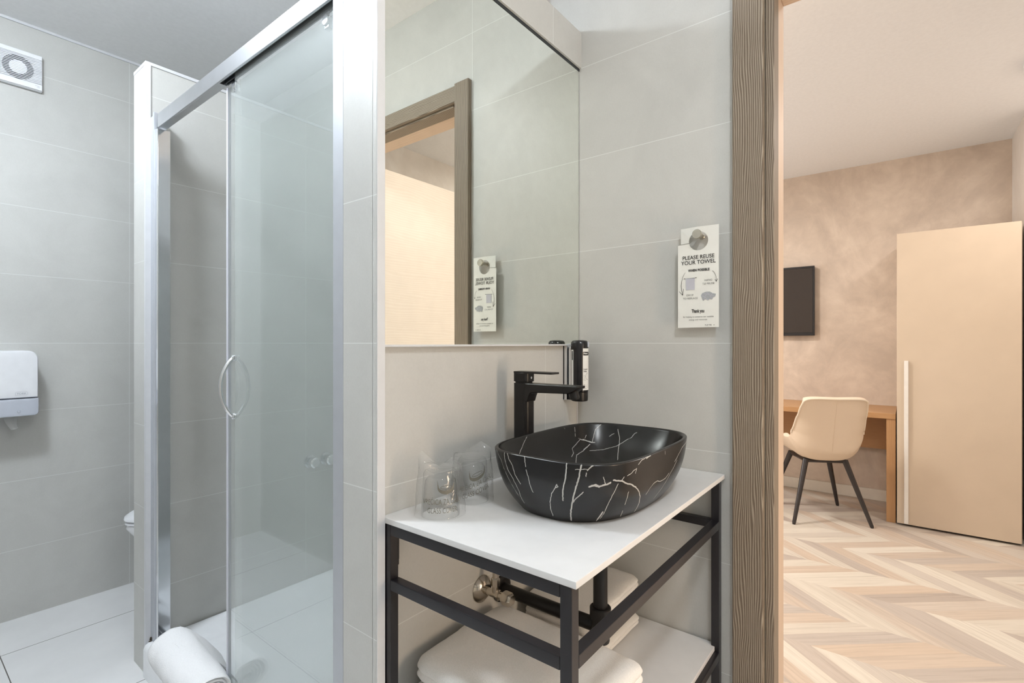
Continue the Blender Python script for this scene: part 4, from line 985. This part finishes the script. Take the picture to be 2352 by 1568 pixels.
# ------------------------------------------------------------------ folded towels on the lower shelf
def towel(name, cx, cy, z0, a, b, h, seed, label, group, rot=0.0, amp=1.0, sag=0.0):
    rings = []
    prof = [(0.016, 0.0), (0.004, 0.10), (0.0, 0.26), (0.003, 0.42), (0.010, 0.49), (0.003, 0.56), (0.0, 0.74), (0.004, 0.88), (0.013, 0.965), (0.024, 1.0)]
    n = 22
    def ring(off, z, sc=1.0):
        out = []
        A, B = (a - off) * sc, (b - off) * sc; r = min(0.028, A * 0.6, B * 0.6); per = []
        base = rrect(0, 0, A, B, r, 0, n)
        # densify the straight runs
        for i, p in enumerate(base):
            q = base[(i + 1) % len(base)]; L = (q - p).length; k = max(1, int(L / 0.012)) if sc == 1.0 and False else 1
            per.append(p)
        for p in per:
            out.append(Vector((p.x, p.y, z)))
        return out
    def dens(ringp, per=10):
        out = []
        for i, p in enumerate(ringp):
            q = ringp[(i + 1) % len(ringp)]
            k = per if (i % (n + 1)) == n else 1
            for j in range(k): out.append(p.lerp(q, j / k))
        return out
    for off, t in prof: rings.append(dens(ring(off, z0 + t * h), 18))
    for sc in (0.88, 0.72, 0.55, 0.38, 0.22, 0.08): rings.append(dens(ring(0.024, z0 + h, sc), 18))
    bm = BM(); loft(bm, rings)
    for v in bm.verts:
        p = v.co.copy(); f = (p.z - z0) / h
        s = Vector((p.x * 9, p.y * 9, seed * 3.1))
        if f > 0.02:
            v.co.z += (0.0060 * amp * noise.noise(s) + 0.0016 * noise.noise(s * 5)) * (f if f < 0.9 else 1.0)
        v.co.x += 0.004 * noise.noise(Vector((p.z * 30 + seed, p.y * 11, 0))); v.co.y += 0.004 * noise.noise(Vector((p.x * 11, p.z * 30 + seed, 5)))
        if f > 0.5: v.co.z += -sag * ((p.x / a) ** 2 + (p.y / b) ** 2) * 0.5
    bmesh.ops.rotate(bm, cent=(0, 0, 0), matrix=Matrix.Rotation(rot, 3, 'Z'), verts=bm.verts)
    bmesh.ops.translate(bm, vec=(cx, cy, 0), verts=bm.verts)
    o = obj(name, bm, M['towel'], None, True, angle=75, org=(cx, cy, z0))
    return tag(o, label, 'towel', group)
A_l = ['folded white towel, bottom of the near stack under the valve', 'folded white towel, middle of the near stack under the valve', 'folded white towel, topmost of the near stack under the valve']
zz = 0.3785
for k, hh_ in enumerate((0.053, 0.056, 0.056)):
    towel('folded_towel', 0.851 + (0.003, -0.004, 0.004)[k], 0.625, zz, 0.150 + (0.004, 0.002, -0.001)[k], 0.198, hh_, k, A_l[k], 'large folded towels on the shelf', (0.01, -0.012, 0.0)[k], (0.2, 0.2, 1.0)[k], 0.010); zz += hh_ + 0.0008
B_l = ['small folded white towel, lowest of the far stack by the right leg', 'small folded white towel, second from below in the far stack', 'small folded white towel, third from below in the far stack', 'small folded white towel, topmost of the far stack behind the waste pipe']
zz = 0.3785
for k in range(4):
    towel('folded_towel', 1.252 + (0.0, 0.004, -0.003, 0.002)[k], 0.720, zz, 0.148, 0.108, 0.0345, 10 + k, B_l[k], 'small folded towels on the shelf', (0.0, 0.015, -0.012, 0.01)[k], (0.15, 0.15, 0.15, 1.0)[k], 0.006); zz += 0.0358

# ------------------------------------------------------------------ bedroom: television, desk, wardrobe, chair
tv = thing('television', 'dark flat television on the mottled wall above the desk', 'television', (4.75, 1.05, 1.54))
obj('screen', box(BM(), 4.6985, 4.700, 0.592, 1.548, 1.288, 1.810), M['tv_screen'], tv)
obj('case', box(BM(), 4.7002, 4.735, 0.580, 1.560, 1.262, 1.824, 0.003), M['tv_body'], tv, True)
bm = BM()
for a in ((0.578, 0.590, 1.262, 1.826), (1.550, 1.562, 1.262, 1.826), (0.590, 1.550, 1.262, 1.286), (0.590, 1.550, 1.812, 1.826)): box(bm, 4.6965, 4.701, a[0], a[1], a[2], a[3], 0.001, 1)
obj('bezel', bm, M['tv_body'], tv)
obj('wall_mount', box(BM(), 4.735, 4.7495, 0.95, 1.15, 1.45, 1.65), M['tv_body'], tv)

dk = thing('desk', 'honey oak desk against the mottled wall beside the wardrobe', 'desk', (4.48, 1.0, 0))
obj('desktop', box(BM(), 4.215, 4.748, 0.052, 2.0, 0.692, 0.728, 0.001, 1), M['desk_h'], dk)
obj('side_panel', box(BM(), 4.222, 4.735, 0.052, 0.102, 0, 0.692, 0.001, 1), M['desk_v'], dk)
obj('side_panel', box(BM(), 4.222, 4.735, 1.95, 2.0, 0, 0.692, 0.001, 1), M['desk_v'], dk)
obj('modesty_panel', box(BM(), 4.66, 4.68, 0.102, 1.95, 0.41, 0.692), M['desk_h'], dk)

wd = thing('wardrobe', 'beige lacquered wardrobe with a long white vertical handle', 'wardrobe', (4.46, -0.25, 0))
obj('carcass', box(BM(), 4.212, 4.745, -0.545, 0.046, 0.012, 1.918, 0.001, 1), M['wardrobe'], wd)
do = obj('door', box(BM(), 4.187, 4.210, -0.540, 0.045, 0.014, 1.922, 0.0015, 1), M['wardrobe'], wd)
obj('handle_strip', box(BM(), 4.170, 4.187, -0.015, 0.008, 0.02, 1.085, 0.003), M['handle_white'], do, True)
obj('plinth', box(BM(), 4.222, 4.74, -0.54, 0.042, 0.0, 0.012), M['dark_gap'], wd)

ch = thing('desk_chair', 'cream upholstered shell chair with dark splayed legs at the desk', 'chair', (4.095, 0.49, 0))
CF = Vector((0.871, 0.491, 0)).normalized(); CW = Vector((-CF.y, CF.x, 0))
def cw(w_, f_, z_): return Vector((4.095, 0.49, 0)) + CW * w_ + CF * f_ + Vector((0, 0, z_))
def shell_pt(u, v):
    # v: 0 front lip of the seat, 0.45 rear of the seat, 1 top of the back
    P = [(0.0, 0.225, 0.462), (0.12, 0.18, 0.455), (0.28, 0.05, 0.435), (0.40, -0.09, 0.422), (0.47, -0.165, 0.432), (0.54, -0.205, 0.480), (0.66, -0.225, 0.580), (0.82, -0.250, 0.705), (1.0, -0.285, 0.850)]
    W = [(0.0, 0.225), (0.28, 0.243), (0.40, 0.244), (0.47, 0.243), (0.54, 0.240), (0.66, 0.234), (0.82, 0.222), (1.0, 0.211)]
    WR = [(0.0, 0.0), (0.28, 0.0), (0.45, 0.035), (0.54, 0.075), (0.66, 0.080), (0.75, 0.062), (0.86, 0.042), (1.0, 0.025)]     # forward wrap of the sides
    LF = [(0.0, 0.0), (0.12, 0.03), (0.25, 0.10), (0.36, 0.14), (0.47, 0.135), (0.58, 0.075), (0.70, 0.03), (1.0, 0.0)]    # upward lift of the sides
    def it(T_, k):
        for a, b in zip(T_, T_[1:]):
            if v <= b[0]:
                t = (v - a[0]) / (b[0] - a[0]); t = t * t * (3 - 2 * t) * 0.4 + t * 0.6
                return a[k] + (b[k] - a[k]) * t
        return T_[-1][k]
    w_ = it(W, 1) * (u - 0.10 * u ** 3); au = abs(u)
    f_ = it(P, 1) + it(WR, 1) * au ** 2.6; z_ = it(P, 2) + it(LF, 1) * au ** 3.4
    if v > 0.9 : z_ -= 0.018 * (au ** 6) * (v - 0.9) * 10 + 0.004 * (v - 0.9) * 10 * (1 - au)
    return w_, f_, z_
bm = BM(); nu, nv = 36, 44
grid = [[bm.verts.new(cw(*shell_pt(-1 + 2 * i / nu, j / nv))) for i in range(nu + 1)] for j in range(nv + 1)]
for j in range(nv):
    for i in range(nu): bm.faces.new((grid[j][i], grid[j][i + 1], grid[j + 1][i + 1], grid[j + 1][i]))
bmesh.ops.recalc_face_normals(bm, faces=bm.faces)
o = obj('shell', bm, M['chair_fabric'], ch, True, angle=80, fix=False)
md = o.modifiers.new('thick', 'SOLIDIFY'); md.thickness = 0.034; md.offset = 0.0
md = o.modifiers.new('round', 'BEVEL'); md.width = 0.012; md.segments = 3; md.limit_method = 'ANGLE'; md.angle_limit = R(50)
edge = [(-1, 0.60 + 0.4 * j / 24) for j in range(25)] + [(-1 + 2 * i / nu, 1) for i in range(1, nu + 1)] + [(1, 1 - 0.4 * j / 24) for j in range(1, 25)]
bm = BM(); pe = []
for u, v in edge:
    uu, vv = max(-0.985, min(0.985, u)), min(v, 0.992)
    p0 = cw(*shell_pt(uu, vv)); du_ = cw(*shell_pt(uu + 0.01, vv)) - p0; dv_ = cw(*shell_pt(uu, vv + 0.006)) - p0
    nn_ = du_.cross(dv_).normalized()
    if nn_.dot(CF) > 0: nn_ = -nn_
    pe.append(p0 + nn_ * 0.0165)
tube(bm, pe, 0.0062, 10)
obj('piping', bm, M['chair_pipe'], ch, True)
bm = BM(); tube(bm, [cw(0, shell_pt(0, v / 30)[1] - 0.0175, shell_pt(0, v / 30)[2] - 0.001) for v in range(15, 30)], 0.0012, 6); obj('back_seam', bm, M['chair_fabric'], ch, True)
bm = BM(); loft(bm, [[cw(sx * w_, sy * w_, z) for sx, sy in ((-1, -1), (1, -1), (1, 1), (-1, 1))] for w_, z in ((0.125, 0.392), (0.135, 0.405), (0.13, 0.418))])
obj('seat_base', bm, M['chair_leg'], ch)
for sx in (-1, 1):
    for sy in (-1, 1):
        bm = BM(); tube(bm, [cw(sx * 0.122, sy * 0.125, 0.412), cw(sx * 0.235, sy * 0.228, 0.012), cw(sx * 0.238, sy * 0.2305, 0.0)], [0.0185, 0.0115, 0.0085], 20)
        obj('leg', bm, M['chair_leg'], ch, True)
